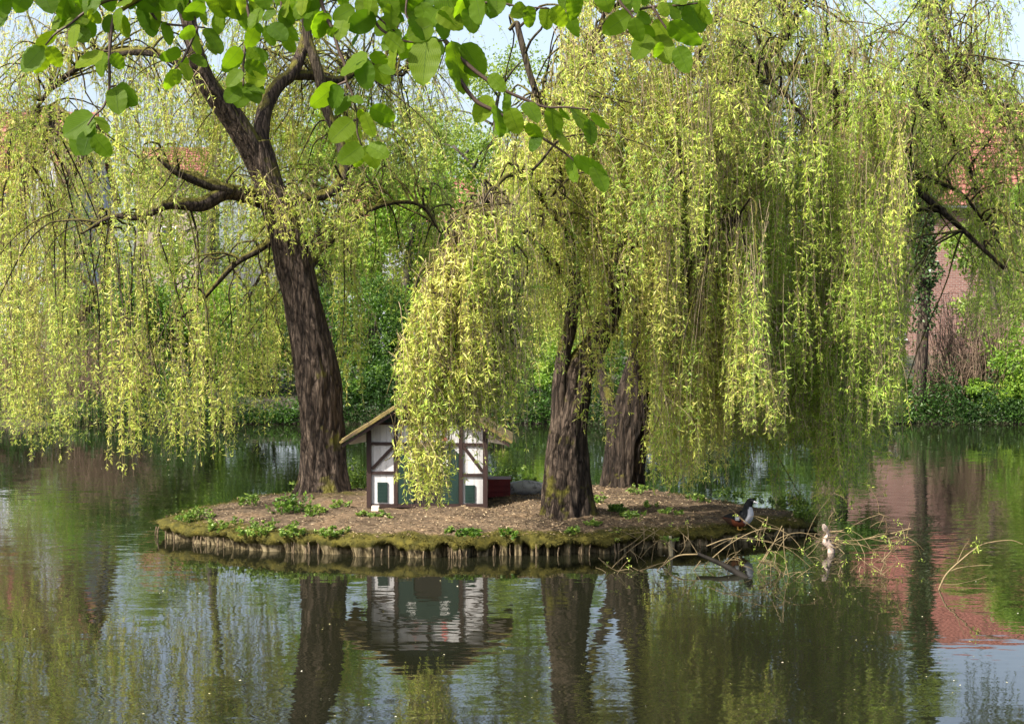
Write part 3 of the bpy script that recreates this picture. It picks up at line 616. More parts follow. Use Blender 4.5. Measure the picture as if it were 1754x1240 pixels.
G1 = 'bushes along the far bank'
B = [  # x, ytop, ybase, d, w, mat, n, leaf, words
 (-30, 560, 735, 40.2, 200, 'bush', 4500, .10, 'dark bush at the left end of the far bank behind bare twigs'),
 (110, 460, 733, 42, 210, 'bush_l', 11000, .10, 'pale green bush on the far bank behind the left curtain'),
 (230, 450, 732, 42, 210, 'bush', 12000, .10, 'mid green bush on the far bank behind the longest left tresses'),
 (350, 440, 731, 42.5, 210, 'bush_l', 11000, .10, 'light bush on the far bank between the left tresses and the forked trunk'),
 (450, 470, 730, 41, 190, 'bush', 12000, .085, 'dark glossy bush low on the far bank left of the forked trunk'),
 (560, 470, 730, 42, 190, 'bush', 6500, .095, 'tall dark bush on the far bank behind the forked trunk'),
 (640, 430, 729, 41.3, 170, 'bush', 10000, .085, 'tall rounded dark green bush right of the forked trunk'),
 (615, 600, 727, 39.9, 120, 'bush', 4500, .085, 'bright yellow green bush at the water just above the duck house eave'),
 (740, 500, 729, 42, 180, 'bush', 6000, .095, 'dark bush on the far bank behind the duck house gable'),
 (850, 560, 729, 41, 170, 'bush', 5500, .09, 'green bush on the far bank between duck house and middle trunk'),
 (900, 610, 727, 40, 90, 'bush_l', 2500, .085, 'small bright bush over the water left of the middle trunk'),
 (960, 520, 729, 42, 180, 'bush_l', 5500, .095, 'light green bush on the far bank behind the middle trunk'),
 (1060, 540, 728, 41, 170, 'bush', 5500, .09, 'mid green bush on the far bank behind the dark trunk'),
 (1150, 500, 728, 42, 160, 'bush', 5000, .095, 'bush on the far bank behind the hanging tress right of the trunks'),
 (1225, 480, 728, 40.6, 120, 'bush', 7500, .08, 'very dark narrow bush seen in the gap right of the long tress'),
 (1320, 560, 728, 41.5, 190, 'bush', 5000, .1, 'bush on the far bank behind the right curtain'),
 (1440, 580, 728, 41, 180, 'bush', 5000, .1, 'low bush on the far bank left of the ivy covered tree'),
 (1530, 640, 727, 40.4, 120, 'bush', 3500, .09, 'low dark bush beside the foot of the ivy covered tree'),
 (1640, 640, 727, 40.4, 130, 'bush', 4500, .085, 'low dark bush overhanging the water below the brick house'),
 (1745, 560, 728, 40.6, 190, 'bush_l', 8500, .09, 'bright green bush at the right end of the far bank'),
 (1700, 640, 727, 39.9, 130, 'bush_l', 3500, .08, 'small bright green bush at the waterline near the right edge'),
 (1860, 500, 730, 42, 220, 'bush', 4000, .1, 'bush beyond the right edge of the far bank'),
]
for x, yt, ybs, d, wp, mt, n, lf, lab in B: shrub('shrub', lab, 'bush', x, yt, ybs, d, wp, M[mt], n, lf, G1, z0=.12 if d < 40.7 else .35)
def undergrowth():
    n = 95000; x = rng.uniform(-24, 24, n); y = 38.75+rng.exponential(.9, n); hh = .55+.35*np.sin(x*1.3)+.25*np.sin(x*3.7+1)+.2*np.sin(x*7.1)
    z = np.abs(rng.normal(0, .55, n))*np.clip(hh, .25, 1.2)+.03+.2*np.clip(y-38.8, 0, 2); p = np.c_[x, y, z]; mb = MB(); dd = rvec(n); dd[:, 1] -= .5
    leaf_quads(mb, p, dd, rng.uniform(.06, .12, n), rng.uniform(.03, .06, n), np.clip(.12+.15*np.sin(x*2.1)+rng.normal(0, .2, n), 0, 1))  # leaf tones lowered to paint the deep shade at the bank foot
    tag(mb.build('undergrowth', M['bush']), 'dense low green undergrowth along the foot of the far bank', 'undergrowth', kind='stuff')
undergrowth()
def brush():
    """bare brown brush between the bushes"""
    for lab, x0, x1, y0, yb in [('thicket of bare brown twigs below the brick wall', 1590, 1700, 510, 728), ('thicket of bare reddish twigs at the left water edge', -40, 70, 600, 735), ('thicket of bare twigs behind the left tresses', 130, 220, 590, 733)]:
        mb = MB(); N0 = 380; d = 39.9
        for i in range(N0):
            x = rng.uniform(x0, x1); b = P(x, yb, d+rng.uniform(0, .9)); b[2] = .1; hh = P(x, rng.uniform(y0, yb-50), d)[2]
            e = b+np.array([rng.normal(0, .45), rng.normal(0, .3), hh]); m_ = (b+e)/2+rng.normal(0, .15, 3)
            tube(mb, [b, m_, e], [.014, .010, .004], 4, 6, cap=False)
            for _ in range(3):
                t = m_*(1-.4)+e*.4 if rng.random() < .5 else e; tube(mb, [t, t+rng.normal(0, .22, 3)+np.array([0, 0, .1])], [.006, .003], 3, 4, cap=False)
        tag(mb.build('brush_thicket', M['brush'], None, True), lab, 'thicket', kind='stuff')
brush()
T = [(170, 230, 720, 50, 220, 'tree_l', .16, 2600, 'slender pale spring tree behind the left curtain'),
 (300, 300, 720, 56, 260, 'tree_l', .14, 6000, 'thin pale tree behind the left low limb of the forked willow'),
 (640, 170, 720, 50, 330, 'tree_l', .20, 18000, 'broad light green tree right of the forked trunk'),
 (560, 210, 720, 46, 230, 'bush_l', .18, 9000, 'leafy green tree directly behind the forked trunk'),
 (800, 240, 720, 48, 250, 'tree_l', .18, 8000, 'light green tree above the duck house'),
 (860, 90, 720, 56, 260, 'tree_l', .18, 5500, 'tall thin tree showing under the gap of sky'),
 (960, 280, 720, 50, 260, 'bush_l', .2, 8000, 'green tree behind the middle trunk'),
 (1150, 250, 720, 52, 260, 'tree_l', .2, 7000, 'light green tree behind the dark trunk'),
 (1330, 260, 720, 50, 280, 'bush_l', .2, 9000, 'green tree behind the right curtain'),
 (1450, 300, 720, 47, 230, 'bush', .2, 8000, 'darker tree behind the right curtain beside the brick house'),
 (1770, 340, 720, 46, 210, 'bush_l', .16, 12000, 'green tree at the right edge in front of the red roof'), (1690, 390, 720, 44, 130, 'tree_l', .1, 4500, 'small spring tree in front of the brick wall'), (710, 300, 720, 45, 170, 'bush_l', .15, 12000, 'small dense green tree in front of the pale house')]
for x, yt, ybs, d, wp, mt, r, n, lab in T: tree(lab, x, yt, ybs, d, wp, M[mt], r, n, .11)
# two bare dark trunks left of the fork
for x, lab in ((352, 'left one of two straight thin dark trunks showing left of the willow fork'), (376, 'right one of two straight thin dark trunks showing left of the willow fork')):
    tree(lab, x, 110, 720, 44, 90, M['tree_l'], .13, 1500, .10, .72, nl=4, name='thin_tree')
def ivytree():
    d = 39.6; base = P(1570, 730, d); root = thing('ivy_tree', 'thin tree wrapped in dark ivy on the far bank in front of the brick house', 'tree', None, (base[0], d, .1))
    px = [(1568, 732), (1572, 690), (1578, 620), (1582, 540), (1584, 470), (1580, 400), (1584, 320), (1590, 220), (1596, 120), (1600, 20), (1606, -80)]
    pts = [P(x, y, d)-np.array([base[0], d, .1]) for x, y in px]; tb = MB(); tube(tb, pts, np.array([15, 13, 10, 9.5, 9, 8, 8, 7, 5, 4, 2])*d/F, 20, 110, .12, seed=4, flare=(.5, .3))
    tb.build('trunk', M['bark'], root, smooth=True); q = cr(pts, 200)
    n = 9000; i = np.clip((rng.beta(2.0, 1.6, n)*150+50).astype(int), 0, 199); p = q[i]; a = rng.uniform(0, 6.28, n); wv = .10+.14*np.abs(np.sin(i*.13))+.07*np.sin(i*.41)
    rr = wv*rng.uniform(.5, 1.4, n)+.06; p = p+np.c_[np.cos(a)*rr, np.sin(a)*rr, rng.normal(0, .05, n)]
    mb = MB(); leaf_quads(mb, p, np.c_[np.cos(a), np.sin(a), -.6*np.ones(n)]+rng.normal(0, .5, (n, 3)), rng.uniform(.06, .11, n), rng.uniform(.05, .09, n), rng.uniform(0, 1, n)); mb.build('ivy', M['ivy'], root)
    bb = MB(); fb = MB()
    for k in range(16):
        j = rng.integers(110, 198); a = rng.uniform(0, 6.28); ln = rng.uniform(.6, 1.7); e = q[j]+np.array([math.cos(a)*ln, math.sin(a)*ln, .5*ln]); tube(bb, [q[j], (q[j]+e)/2+np.array([0, 0, .15]), e], [.04, .025, .01], 6, 8)
        n = 380; t = rng.uniform(.3, 1.1, n)[:, None]; pp = q[j]*(1-t)+e*t+rng.normal(0, .22, (n, 3)); leaf_quads(fb, pp, rvec(n), rng.uniform(.05, .1, n), rng.uniform(.03, .06, n), rng.uniform(.2, 1, n))
    for sx in (-1, 1):
        tube(bb, [np.array([0, 0, .5]), np.array([sx*.35, -.3, .2]), np.array([sx*.8, -.8, -.12])], [.05, .035, .02], 6, 10)
    bb.build('branches', M['bark'], root, smooth=True); fb.build('foliage', M['tree_l'], root)
ivytree()

# ---------------------------------------------------------------- houses
def brickmat(name, a, b, mortar, sx=1.0):
    m, nt, bs, out = newmat(name); g = N(nt, 'ShaderNodeNewGeometry'); s = N(nt, 'ShaderNodeSeparateXYZ'); c = N(nt, 'ShaderNodeCombineXYZ')
    ad = N(nt, 'ShaderNodeMath', operation='ADD'); nt.links.new(g.outputs['Position'], s.inputs[0]); nt.links.new(s.outputs['X'], ad.inputs[0]); nt.links.new(s.outputs['Y'], ad.inputs[1])
    nt.links.new(ad.outputs[0], c.inputs[0]); nt.links.new(s.outputs['Z'], c.inputs[1])
    br = N(nt, 'ShaderNodeTexBrick'); br.inputs['Scale'].default_value = 1; br.inputs['Brick Width'].default_value = .25*sx; br.inputs['Row Height'].default_value = .08*sx; br.inputs['Mortar Size'].default_value = .012
    br.inputs['Color1'].default_value = (*a, 1); br.inputs['Color2'].default_value = (*b, 1); br.inputs['Mortar'].default_value = (*mortar, 1); nt.links.new(c.outputs[0], br.inputs['Vector'])
    n = ramp(nt, noise(nt, coords(nt), .9, 5), [(.3, (.7, .68, .66)), (.7, (1.1, 1.1, 1.1))]); mu = N(nt, 'ShaderNodeMix', data_type='RGBA', blend_type='MULTIPLY'); mu.inputs[0].default_value = .8
    nt.links.new(br.outputs['Color'], mu.inputs[6]); nt.links.new(n, mu.inputs[7]); nt.links.new(mu.outputs[2], bs.inputs['Base Color']); bs.inputs['Roughness'].default_value = .9
    return m
M['brick'] = brickmat('pink_brick', (.15, .062, .050), (.22, .105, .08), (.24, .19, .165)); M['tile'] = plain('red_roof_tile', (.24, .095, .075), .8, .25, 2.2, 0)
M['render'] = plain('white_render', (.36, .38, .43), .8, .06, 1.2, .1); M['cream'] = plain('cream_render', (.24, .20, .16), .85, .08, 1.2, .1)
M['slate'] = plain('grey_slate', (.10, .10, .12), .6, .2, 3, .2); M['glass'] = plain('window_glass', (.03, .04, .05), .08, .1, 2, 0, spec=.8); M['wframe'] = plain('white_window_frame', (.75, .75, .73), .5, .05, 3, 0)
def tileroof(mb, x0, x1, ya, za, yb, zb, tw=.27):
    """pantiled slope from eave (ya,za) to ridge (yb,zb)"""
    nx = int((x1-x0)/tw)*6; L = math.hypot(yb-ya, zb-za); rows = int(L/.34); xs = np.linspace(x0, x1, nx+1); v = []; nrm = np.array([0, -(zb-za)/L, (yb-ya)/L])*(1 if yb > ya else -1)
    if nrm[2] < 0: nrm = -nrm
    for r in range(rows):
        for t, lift in ((r/rows, .055), ((r+1)/rows-.002, .0)):
            w = .045*np.abs(np.sin((xs-x0)/tw*math.pi))+lift
            v.append(np.c_[xs, np.full(nx+1, ya+(yb-ya)*t), np.full(nx+1, za+(zb-za)*t)]+w[:, None]*nrm)
    v = np.stack(v); n = len(v); i = np.arange(n-1)[:, None]; j = np.arange(nx)[None]; w_ = nx+1
    mb.add(v.reshape(-1, 3), np.stack([i*w_+j, i*w_+j+1, (i+1)*w_+j+1, (i+1)*w_+j], -1).reshape(-1, 4))
def house(name, label, x0, x1, d, dep, zeave, zridge, wall, windows=(), chimney=None, roof='tile', gable=None, z0=.8):
    root = thing(name, label, 'house', 'houses behind the pond', ((x0+x1)/2, d, z0)); ox, oy, oz = (x0+x1)/2, d, z0
    a, b = x0-ox, x1-ox; ze = zeave-oz; zr = zridge-oz
    wb = MB(); v = [(a, 0, 0), (b, 0, 0), (b, dep, 0), (a, dep, 0), (a, 0, ze), (b, 0, ze), (b, dep, ze), (a, dep, ze), (a, dep/2, zr-.1), (b, dep/2, zr-.1)]
    wb.add(v, [(0, 1, 5, 4), (1, 2, 6, 5), (2, 3, 7, 6), (3, 0, 4, 7), (4, 7, 8, -1), (5, 9, 6, -1)]); wb.build('wall', wall, root)
    rb = MB(); tileroof(rb, a-.3, b+.3, -.4, ze-.25, dep/2, zr); tileroof(rb, a-.3, b+.3, dep+.4, ze-.25, dep/2, zr)
    tube(rb, [(a-.3, dep/2, zr+.03), (0, dep/2, zr+.05), (b+.3, dep/2, zr+.03)], [.11]*3, 8, 12); rf = rb.build('roof', M[roof], root)
    gb = MB(); tube(gb, [(a-.3, -.47, ze-.3), (0, -.47, ze-.31), (b+.3, -.47, ze-.3)], [.07]*3, 8, 6); gb.build('gutter', M['slate'], root)
    if chimney:
        cb = MB(); cx = chimney-ox; box(cb, cx-.35, cx+.35, dep/2-.35, dep/2+.35, zr-.8, zr+1.0); box(cb, cx-.4, cx+.4, dep/2-.4, dep/2+.4, zr+1.0, zr+1.12); cb.build('chimney', M['brick'], rf)
    for (wx, wz, ww, wh) in windows:
        wx -= ox; wz -= oz; fb = MB()
        for (p0, p1, q0, q1) in ((-ww/2, ww/2, wh/2-.07, wh/2), (-ww/2, ww/2, -wh/2, -wh/2+.07), (-ww/2, -ww/2+.07, -wh/2+.07, wh/2-.07), (ww/2-.07, ww/2, -wh/2+.07, wh/2-.07), (-.03, .03, -wh/2+.07, wh/2-.07)):
            box(fb, wx+p0, wx+p1, -.05, .04, wz+q0, wz+q1)
        box(fb, wx-ww/2-.06, wx+ww/2+.06, -.12, .02, wz-wh/2-.07, wz-wh/2-.002)
        f = fb.build('window', M['wframe'], root); pb = MB(); box(pb, wx-ww/2+.02, wx+ww/2-.02, -.02, .01, wz-wh/2+.02, wz+wh/2-.02); pb.build('pane', M['glass'], f)
    if gable:   # white cross gable facing the pond
        gx0, gx1, gzr = gable[0]-ox, gable[1]-ox, gable[2]-oz; c = (gx0+gx1)/2; ge = ze+.3; gm = MB()
        prism(gm, [(gx0, ge), (gx0, 0), (gx1, 0), (gx1, ge), (c, gzr)], -1.0, dep/2-.3); gm.build('gable', M['render'], root)
        gr = MB()
        for sx, gx in ((-1, gx0), (1, gx1)):
            e = np.array([gx+sx*.25, 0, ge-.2]); t = np.array([c, 0, gzr+.06]); nn = np.array([-(t-e)[2], 0, (t-e)[0]])*(-sx); nn = nn/np.linalg.norm(nn)*.12*(1 if nn[2]*1 > 0 else -1)
            vv = [e, t, t+nn, e+nn]; vv = [q+np.array([0, y, 0]) for y in (-1.25, dep/2) for q in vv]
            gr.add(vv, [(0, 1, 2, 3), (7, 6, 5, 4), (0, 4, 5, 1), (1, 5, 6, 2), (2, 6, 7, 3), (3, 7, 4, 0)])
        gr.build('gable_roof', M['tile'], root)
    return root
sx = lambda x, d: (x-CX)*d/F
house('brick_house', 'large pink brick house with a red tiled roof at the right', sx(1455, 72), sx(1900, 72), 72, 9, zfor(345, 72), zfor(182, 76.5), M['brick'],
      [(sx(1800, 72), 5.6, 1.1, 1.3), (sx(1530, 72), 2.4, 1.1, 1.4)])
house('white_house', 'white rendered house with a red tiled roof at the far left', sx(-260, 70), sx(120, 70), 70, 8, zfor(325, 70), zfor(198, 74), M['render'],
      [(sx(30, 70), 5.5, 1, 1.3), (sx(-40, 70), 5.5, 1, 1.3), (sx(30, 70), 2.5, 1, 1.3)], gable=(sx(62, 70), sx(112, 70), zfor(205, 69)))
house('cream_house', 'small distant house with a short red roof behind the left low limb', sx(235, 95), sx(345, 95), 95, 6, zfor(300, 95), zfor(257, 98), M['cream'], [(sx(290, 95), 7.6, .9, 1.0)])
house('pale_house', 'pale blue grey house with a red roof behind the green tree in the centre', sx(590, 80), sx(800, 80), 80, 8, zfor(375, 80), zfor(310, 84), M['render'], [(sx(640, 80), 5.6, 1, 1.3), (sx(710, 80), 5.6, 1, 1.3)])

# ---------------------------------------------------------------- duck house
def duckhouse():
    Y = 18.67; S = F/Y; X = lambda x: (x-CX)/S; Z = lambda y: zfor(y, Y); x0, x1 = X(627.5), X(835); zb = Z(869)
    ox, oz = (x0+x1)/2, zb; root = thing('duck_house', 'small half timbered white and green duck house with a mossy gable roof', 'duck house', None, (ox, Y, oz))
    lx = lambda x: X(x)-ox; lz = lambda y: Z(y)-oz; D = 1.15
    white = plain('white_painted_board', (.47, .46, .46), .7, .22, 4, .3, .002, (1, 1, .15)); brown = plain('dark_brown_timber', (.026, .013, .011), .6, .25, 12, .4, .003, (1, 1, .2))
    green = plain('dark_green_board', (.008, .024, .019), .5, .2, 9, .2, .002, (1, 1, .2)); cream = plain('cream_soffit', (.55, .48, .42), .7, .08, 6, .1)
    # vertical boards, a thin gap between each
    wb = MB(); W = lx(835)-lx(627.5); nb = 18; bw = W/nb
    for i in range(nb):
        a = lx(627.5)+i*bw; box(wb, a+.0012, a+bw-.0012, .012, .03, .02, lz(727), rng.random())
    box(wb, lx(629), lx(833), .031, .05, .01, lz(727)); 
    box(wb, lx(629), lx(629)+.02, .05, D-.02, .01, lz(737)); box(wb, lx(833)-.02, lx(833), .05, D-.02, .01, lz(737)); box(wb, lx(629), lx(833), D-.02, D, .01, lz(727))
    wb.build('wall', white, root)
    gb = MB(); n = 16; hw = .70; zt = lz(727)
    for i in range(n):
        a = -hw+.02+i*(2*hw-.04)/n; b = a+(2*hw-.04)/n-.003
        ha = lz(663)-.05-abs(a)*.655; hb = lz(663)-.05-abs(b)*.655
        if min(ha, hb) > zt+.01: gb.add([(a, .0, zt+.002), (b, .0, zt+.002), (b, .0, hb), (a, 0, ha), (a, .03, zt+.002), (b, .03, zt+.002), (b, .03, hb), (a, .03, ha)], [(0, 1, 2, 3), (5, 4, 7, 6), (0, 3, 7, 4), (1, 5, 6, 2), (3, 2, 6, 7), (0, 4, 5, 1)])
    gb.build('gable', green, root)
    def beam(pts, w=.045, y=-.012, dpt=.022):
        m_ = MB(); (a, b), (c, d) = pts; p = np.array([a, b]); q = np.array([c, d]); t = (q-p)/np.linalg.norm(q-p); nn = np.array([-t[1], t[0]])*w/2
        pl = [p-nn, q-nn, q+nn, p+nn]; prism(m_, [tuple(k) for k in pl], y, y+dpt); m_.build('beam', brown, root)
    yy = -.014
    for (xa, w) in ((631.5, .054), (831, .054)): beam([(lx(xa), 0), (lx(xa), lz(737))], w, -.017, .03)
    for xa in (677.5, 789): beam([(lx(xa), .035), (lx(xa), lz(727))], .044, -.014, .026)
    beam([(lx(734), lz(757)), (lx(734), lz(727))], .042, -.013, .025)
    beam([(lx(635.3), lz(759.5)), (lx(827), lz(761.5))], .036, -.0105, .022)
    beam([(lx(635.3), lz(809.5)), (lx(674), lz(809.5))], .034, -.0105, .022); beam([(lx(792.4), lz(813.5)), (lx(827), lz(813.5))], .034, -.0105, .022)
    beam([(lx(635.3), .022), (lx(827), .022)], .042, -.0105, .022)
    beam([(lx(636.5), lz(803)), (lx(673), lz(765))], .036, -.0075, .019); beam([(lx(793), lz(764)), (lx(826), lz(807))], .036, -.0075, .019)
    beam([(lx(630), zt+.012), (lx(832), zt+.012)], .026, -.012, .02)
    # green entrance front with a dark scalloped doorway
    x_a, x_b = lx(681.5), lx(785.3); top = lz(766); c = .075
    m_ = MB(); dl, dr, dt = lx(708), lx(756), lz(803)
    prism(m_, [(x_a, .045), (dl, .045), (dl, top-.0), (x_a+c, top), (x_a, top-c)], -.006, .012)
    prism(m_, [(dr, .045), (x_b, .045), (x_b, top-c), (x_b-c, top), (dr, top)], -.006, .012)
    prism(m_, [(dl+.0005, dt), (dr-.0005, dt), (dr-.0005, top), (dl+.0005, top)], -.006, .012)
    for s_, e in ((1, dl), (-1, dr)): prism(m_, [(e+s_*.0005, dt-.055), (e+s_*.045, dt-.0005), (e+s_*.0005, dt-.0005)][::s_], -.006, .012)
    m_.build('door_panel', green, root)
    m_ = MB(); box(m_, dl+.001, dr-.001, .004, .0112, .046, dt-.002); m_.build('doorway', plain('painted_opening_shade', (.012, .010, .008), .9, .1, 5, 0), root)  # flat dark panel painted in for the shade inside the open doorway
    for xa, xb, ya, yb_ in ((646, 663, 826, 860), (796.5, 813, 831, 861)):
        m_ = MB(); box(m_, lx(xa), lx(xb), -.006, .0115, lz(yb_), lz(ya)); f = m_.build('shutter', green, root)
        m_ = MB()
        for k in range(5):
            z_ = lz(yb_)+(k+.7)*(lz(ya)-lz(yb_))/5.4; box(m_, lx(xa)+.012, lx(xb)-.012, -.0095, -.0062, z_-.006, z_+.012)
        m_.build('slat', green, f)
    # painted ornaments: white scrolls on the green, pink flowers on the white band
    wp = plain('white_ornament_paint', (.75, .75, .72), .6, .05, 8, 0); pk = plain('pink_ornament_paint', (.62, .17, .15), .6, .1, 8, 0); pp = plain('faded_pink_ornament_paint', (.66, .42, .38), .6, .1, 8, 0)
    for cx_, cy_, fl in ((704, 787, 1), (762, 791, -1)):
        m_ = MB(); c0 = np.array([lx(cx_), -.0085, lz(cy_)])
        t = np.linspace(0, 5.2, 14)
        tube(m_, [c0+np.array([fl*math.cos(a)*(.045-.006*a), 0, math.sin(a)*(.045-.006*a)]) for a in t], [.0045]*14, 5, 40)
        tube(m_, [c0+np.array([fl*k[0], 0, k[1]]) for k in ((-.02, .045), (.01, .075), (.05, .06), (.03, .03), (.0, -.01), (-.03, -.045), (.01, -.06))], [.004]*7, 5, 30)
        tube(m_, [c0+np.array([fl*k[0], 0, k[1]]) for k in ((-.055, -.01), (-.03, .02), (.0, .0), (.04, -.03), (.06, .0))], [.004]*5, 5, 24); m_.build('ornament', wp, root)
    for cx_, mm in ((761, pk), (711, pp)):
        m_ = MB(); c0x = lx(cx_); z1 = lz(732); z2 = lz(755)
        prism(m_, [(c0x-.035, z1-.002), (c0x-.02, z1-.045), (c0x+.02, z1-.045), (c0x+.035, z1-.002), (c0x, z1-.02)][::1], .006, .0119)
        prism(m_, [(c0x-.006, z1-.046), (c0x-.006, z2+.045), (c0x+.006, z2+.045), (c0x+.006, z1-.046)], .006, .0119)
        prism(m_, [(c0x-.04, z2), (c0x+.04, z2), (c0x+.022, z2+.044), (c0x-.022, z2+.044)], .006, .0119); m_.build('ornament', mm, root)
    # roof
    rm, nt, bs, out = newmat('mossy_board_roof'); v = coords(nt); nt.links.new(ramp(nt, noise(nt, v, 9, 6), [(.3, (.04, .026, .016)), (.48, (.12, .085, .028)), (.7, (.20, .155, .04))]), bs.inputs['Base Color']); bs.inputs['Roughness'].default_value = .9; bump(nt, bs, noise(nt, v, 30, 6), .8, .01)
    rb = MB(); half = .985; zr = lz(663); ze = lz(757); th = .032
    for s_ in (-1, 1):
        L = math.hypot(half, zr-ze); nx, nz = -(zr-ze)/L*-s_, half/L
        e = np.array([s_*half, ze]); t = np.array([0, zr]); nn = np.array([nx, nz])*th
        nseg = 12; gx = np.linspace(0, 1, nseg+1); ys = np.linspace(-.26, D+.12, 10); V = []
        for face in (0, 1):
            for g_ in gx:
                for y_ in ys:
                    q = e*(1-g_)+t*g_+nn*face; V.append((q[0], y_, q[1]+(.006*math.sin(g_*19+y_*7)+.005*math.sin(y_*23) if face else 0)-.012*math.sin(g_*math.pi)))
        V = np.array(V); nw = 10; A = (nseg+1)*nw; f = []
        for i in range(nseg):
            for j in range(nw-1):
                f.append((i*nw+j, i*nw+j+1, (i+1)*nw+j+1, (i+1)*nw+j)); f.append((A+i*nw+j, A+(i+1)*nw+j, A+(i+1)*nw+j+1, A+i*nw+j+1))
            for j, o in ((0, 0), (nw-1, 0)): f.append((i*nw+j, (i+1)*nw+j, A+(i+1)*nw+j, A+i*nw+j))
        for j in range(nw-1): f.append((j, A+j, A+j+1, j+1)); f.append((nseg*nw+j, nseg*nw+j+1, A+nseg*nw+j+1, A+nseg*nw+j))
        rb.add(V, f)
    rb.build('roof', rm, root)
    for s_ in (-1, 1):   # dark barge boards and cream gussets below the eaves
        m_ = MB(); e = (s_*.965, ze-.01); t = (0, zr-.02); pl = [e, (s_*.965, ze-.045), (0, zr-.075), t]; prism(m_, pl if s_ > 0 else pl[::-1], -.235, -.215); m_.build('barge_board', brown, root)
        m_ = MB(); wx = s_*(hw+.012); pl = [(wx, lz(757)+.005), (wx, lz(757)+.10), (s_*.93, ze-.008), (s_*.90, ze-.03)]; prism(m_, pl if s_ > 0 else pl[::-1], -.01, .01); m_.build('eave_board', cream, root)
duckhouse()
def crate():
    Y = 19.5; a, b = P(836, 857, Y), P(874, 857, Y); w = b[0]-a[0]; g = float(ih((a[0]+b[0])/2, Y)); z1 = zfor(823, Y)
    root = thing('crate', 'dark red wooden crate beside the right wall of the duck house', 'crate', None, ((a[0]+b[0])/2, Y, g-.02)); h = z1-g+.02
    red = plain('dark_red_paint', (.16, .016, .018), .55, .2, 9, .3, .003, (1, 1, .3)); m_ = MB(); hw = w/2
    for k in range(3):
        zz = k*h/3; box(m_, -hw, hw, 0, .02, zz+.003, zz+h/3-.002, rng.random())
        box(m_, -hw, -hw+.02, .021, .36, zz+.003, zz+h/3-.002); box(m_, hw-.02, hw, .021, .36, zz+.003, zz+h/3-.002)
    box(m_, -hw+.021, hw-.021, .34, .36, .003, h-.002); m_.build('body', red, root)
    m_ = MB(); box(m_, -hw-.012, hw+.012, -.014, .37, h, h+.018); m_.build('lid', red, root)
crate()
def block():
    p = P(643, 872, 18.45); g = float(ih(p[0], 18.45)); m_ = MB(); box(m_, -.045, .045, -.04, .06, -.02, .05)
    o = m_.build('stone_block', plain('pale_stone', (.55, .48, .40), .9, .15, 18, .5), None, bevel=.008); o.location = (p[0], 18.45, g); tag(o, 'small pale stone block propping the left front corner of the duck house', 'block')
    # grey log behind the crate
    m_ = MB(); a = P(873, 840, 20.0); b = P(930, 843, 20.2); a[2] = ih(a[0], a[1])+.06; b[2] = ih(b[0], b[1])+.06
    tube(m_, [a, (a+b)/2+np.array([0, 0, .015]), b], [.075, .085, .07], 20, 24, .22, seed=3)
    tag(m_.build('log', plain('grey_weathered_log', (.30, .30, .33), .9, .4, 18, .8, .01), None, True), 'grey weathered log lying between the red crate and the middle trunk', 'log')
block()

# ---------------------------------------------------------------- weeds on the island
def weed(x, y, wpx, hpx, n, mat='weed', label='', leaf=.045, name='weed_clump', d=None):
    dd = d
    if dd is None:     # find where the ray meets the island
        for dd in np.arange(16.6, 23.5, .02):
            q = P(x, y, dd)
            if q[2] <= ih(q[0], q[1]): break
    q = P(x, y, dd); g = float(ih(q[0], q[1])); hx = wpx*dd/F/2; hz = hpx*dd/F
    root = thing(name, label, 'plant', 'weeds on the island', (q[0], dd, g)); fb = MB(); sb = MB(); K = max(5, int(n/14))
    for k in range(K):
        a = rng.uniform(0, 6.28); r = hx*math.sqrt(rng.random()); b = np.array([math.cos(a)*r, math.sin(a)*r*.8, 0]); b[2] = ih(q[0]+b[0], dd+b[1])-g-.01
        e = b+np.array([rng.normal(0, .25)*hz, rng.normal(0, .25)*hz, hz*rng.uniform(.5, 1.05)*(1-.5*(r/hx)**2)])
        tube(sb, [b, (b+e)/2+rng.normal(0, .01, 3), e], [.0035, .003, .0015], 4, 5, cap=False)
        m = 14; t = rng.beta(2, 1.2, m)[:, None]; p = b*(1-t)+e*t; dr = np.c_[rng.normal(0, 1, (m, 2)), rng.uniform(-.1, .9, m)]
        leaf_quads(fb, p, dr, rng.uniform(.6, 1.3, m)*leaf, rng.uniform(.45, .7, m)*leaf, np.clip(.5+rng.normal(0, .25, m)+.2*t[:, 0], 0, 1))
    sb.build('stems', M['weed'], root); fb.build('leaves', M[mat], root)
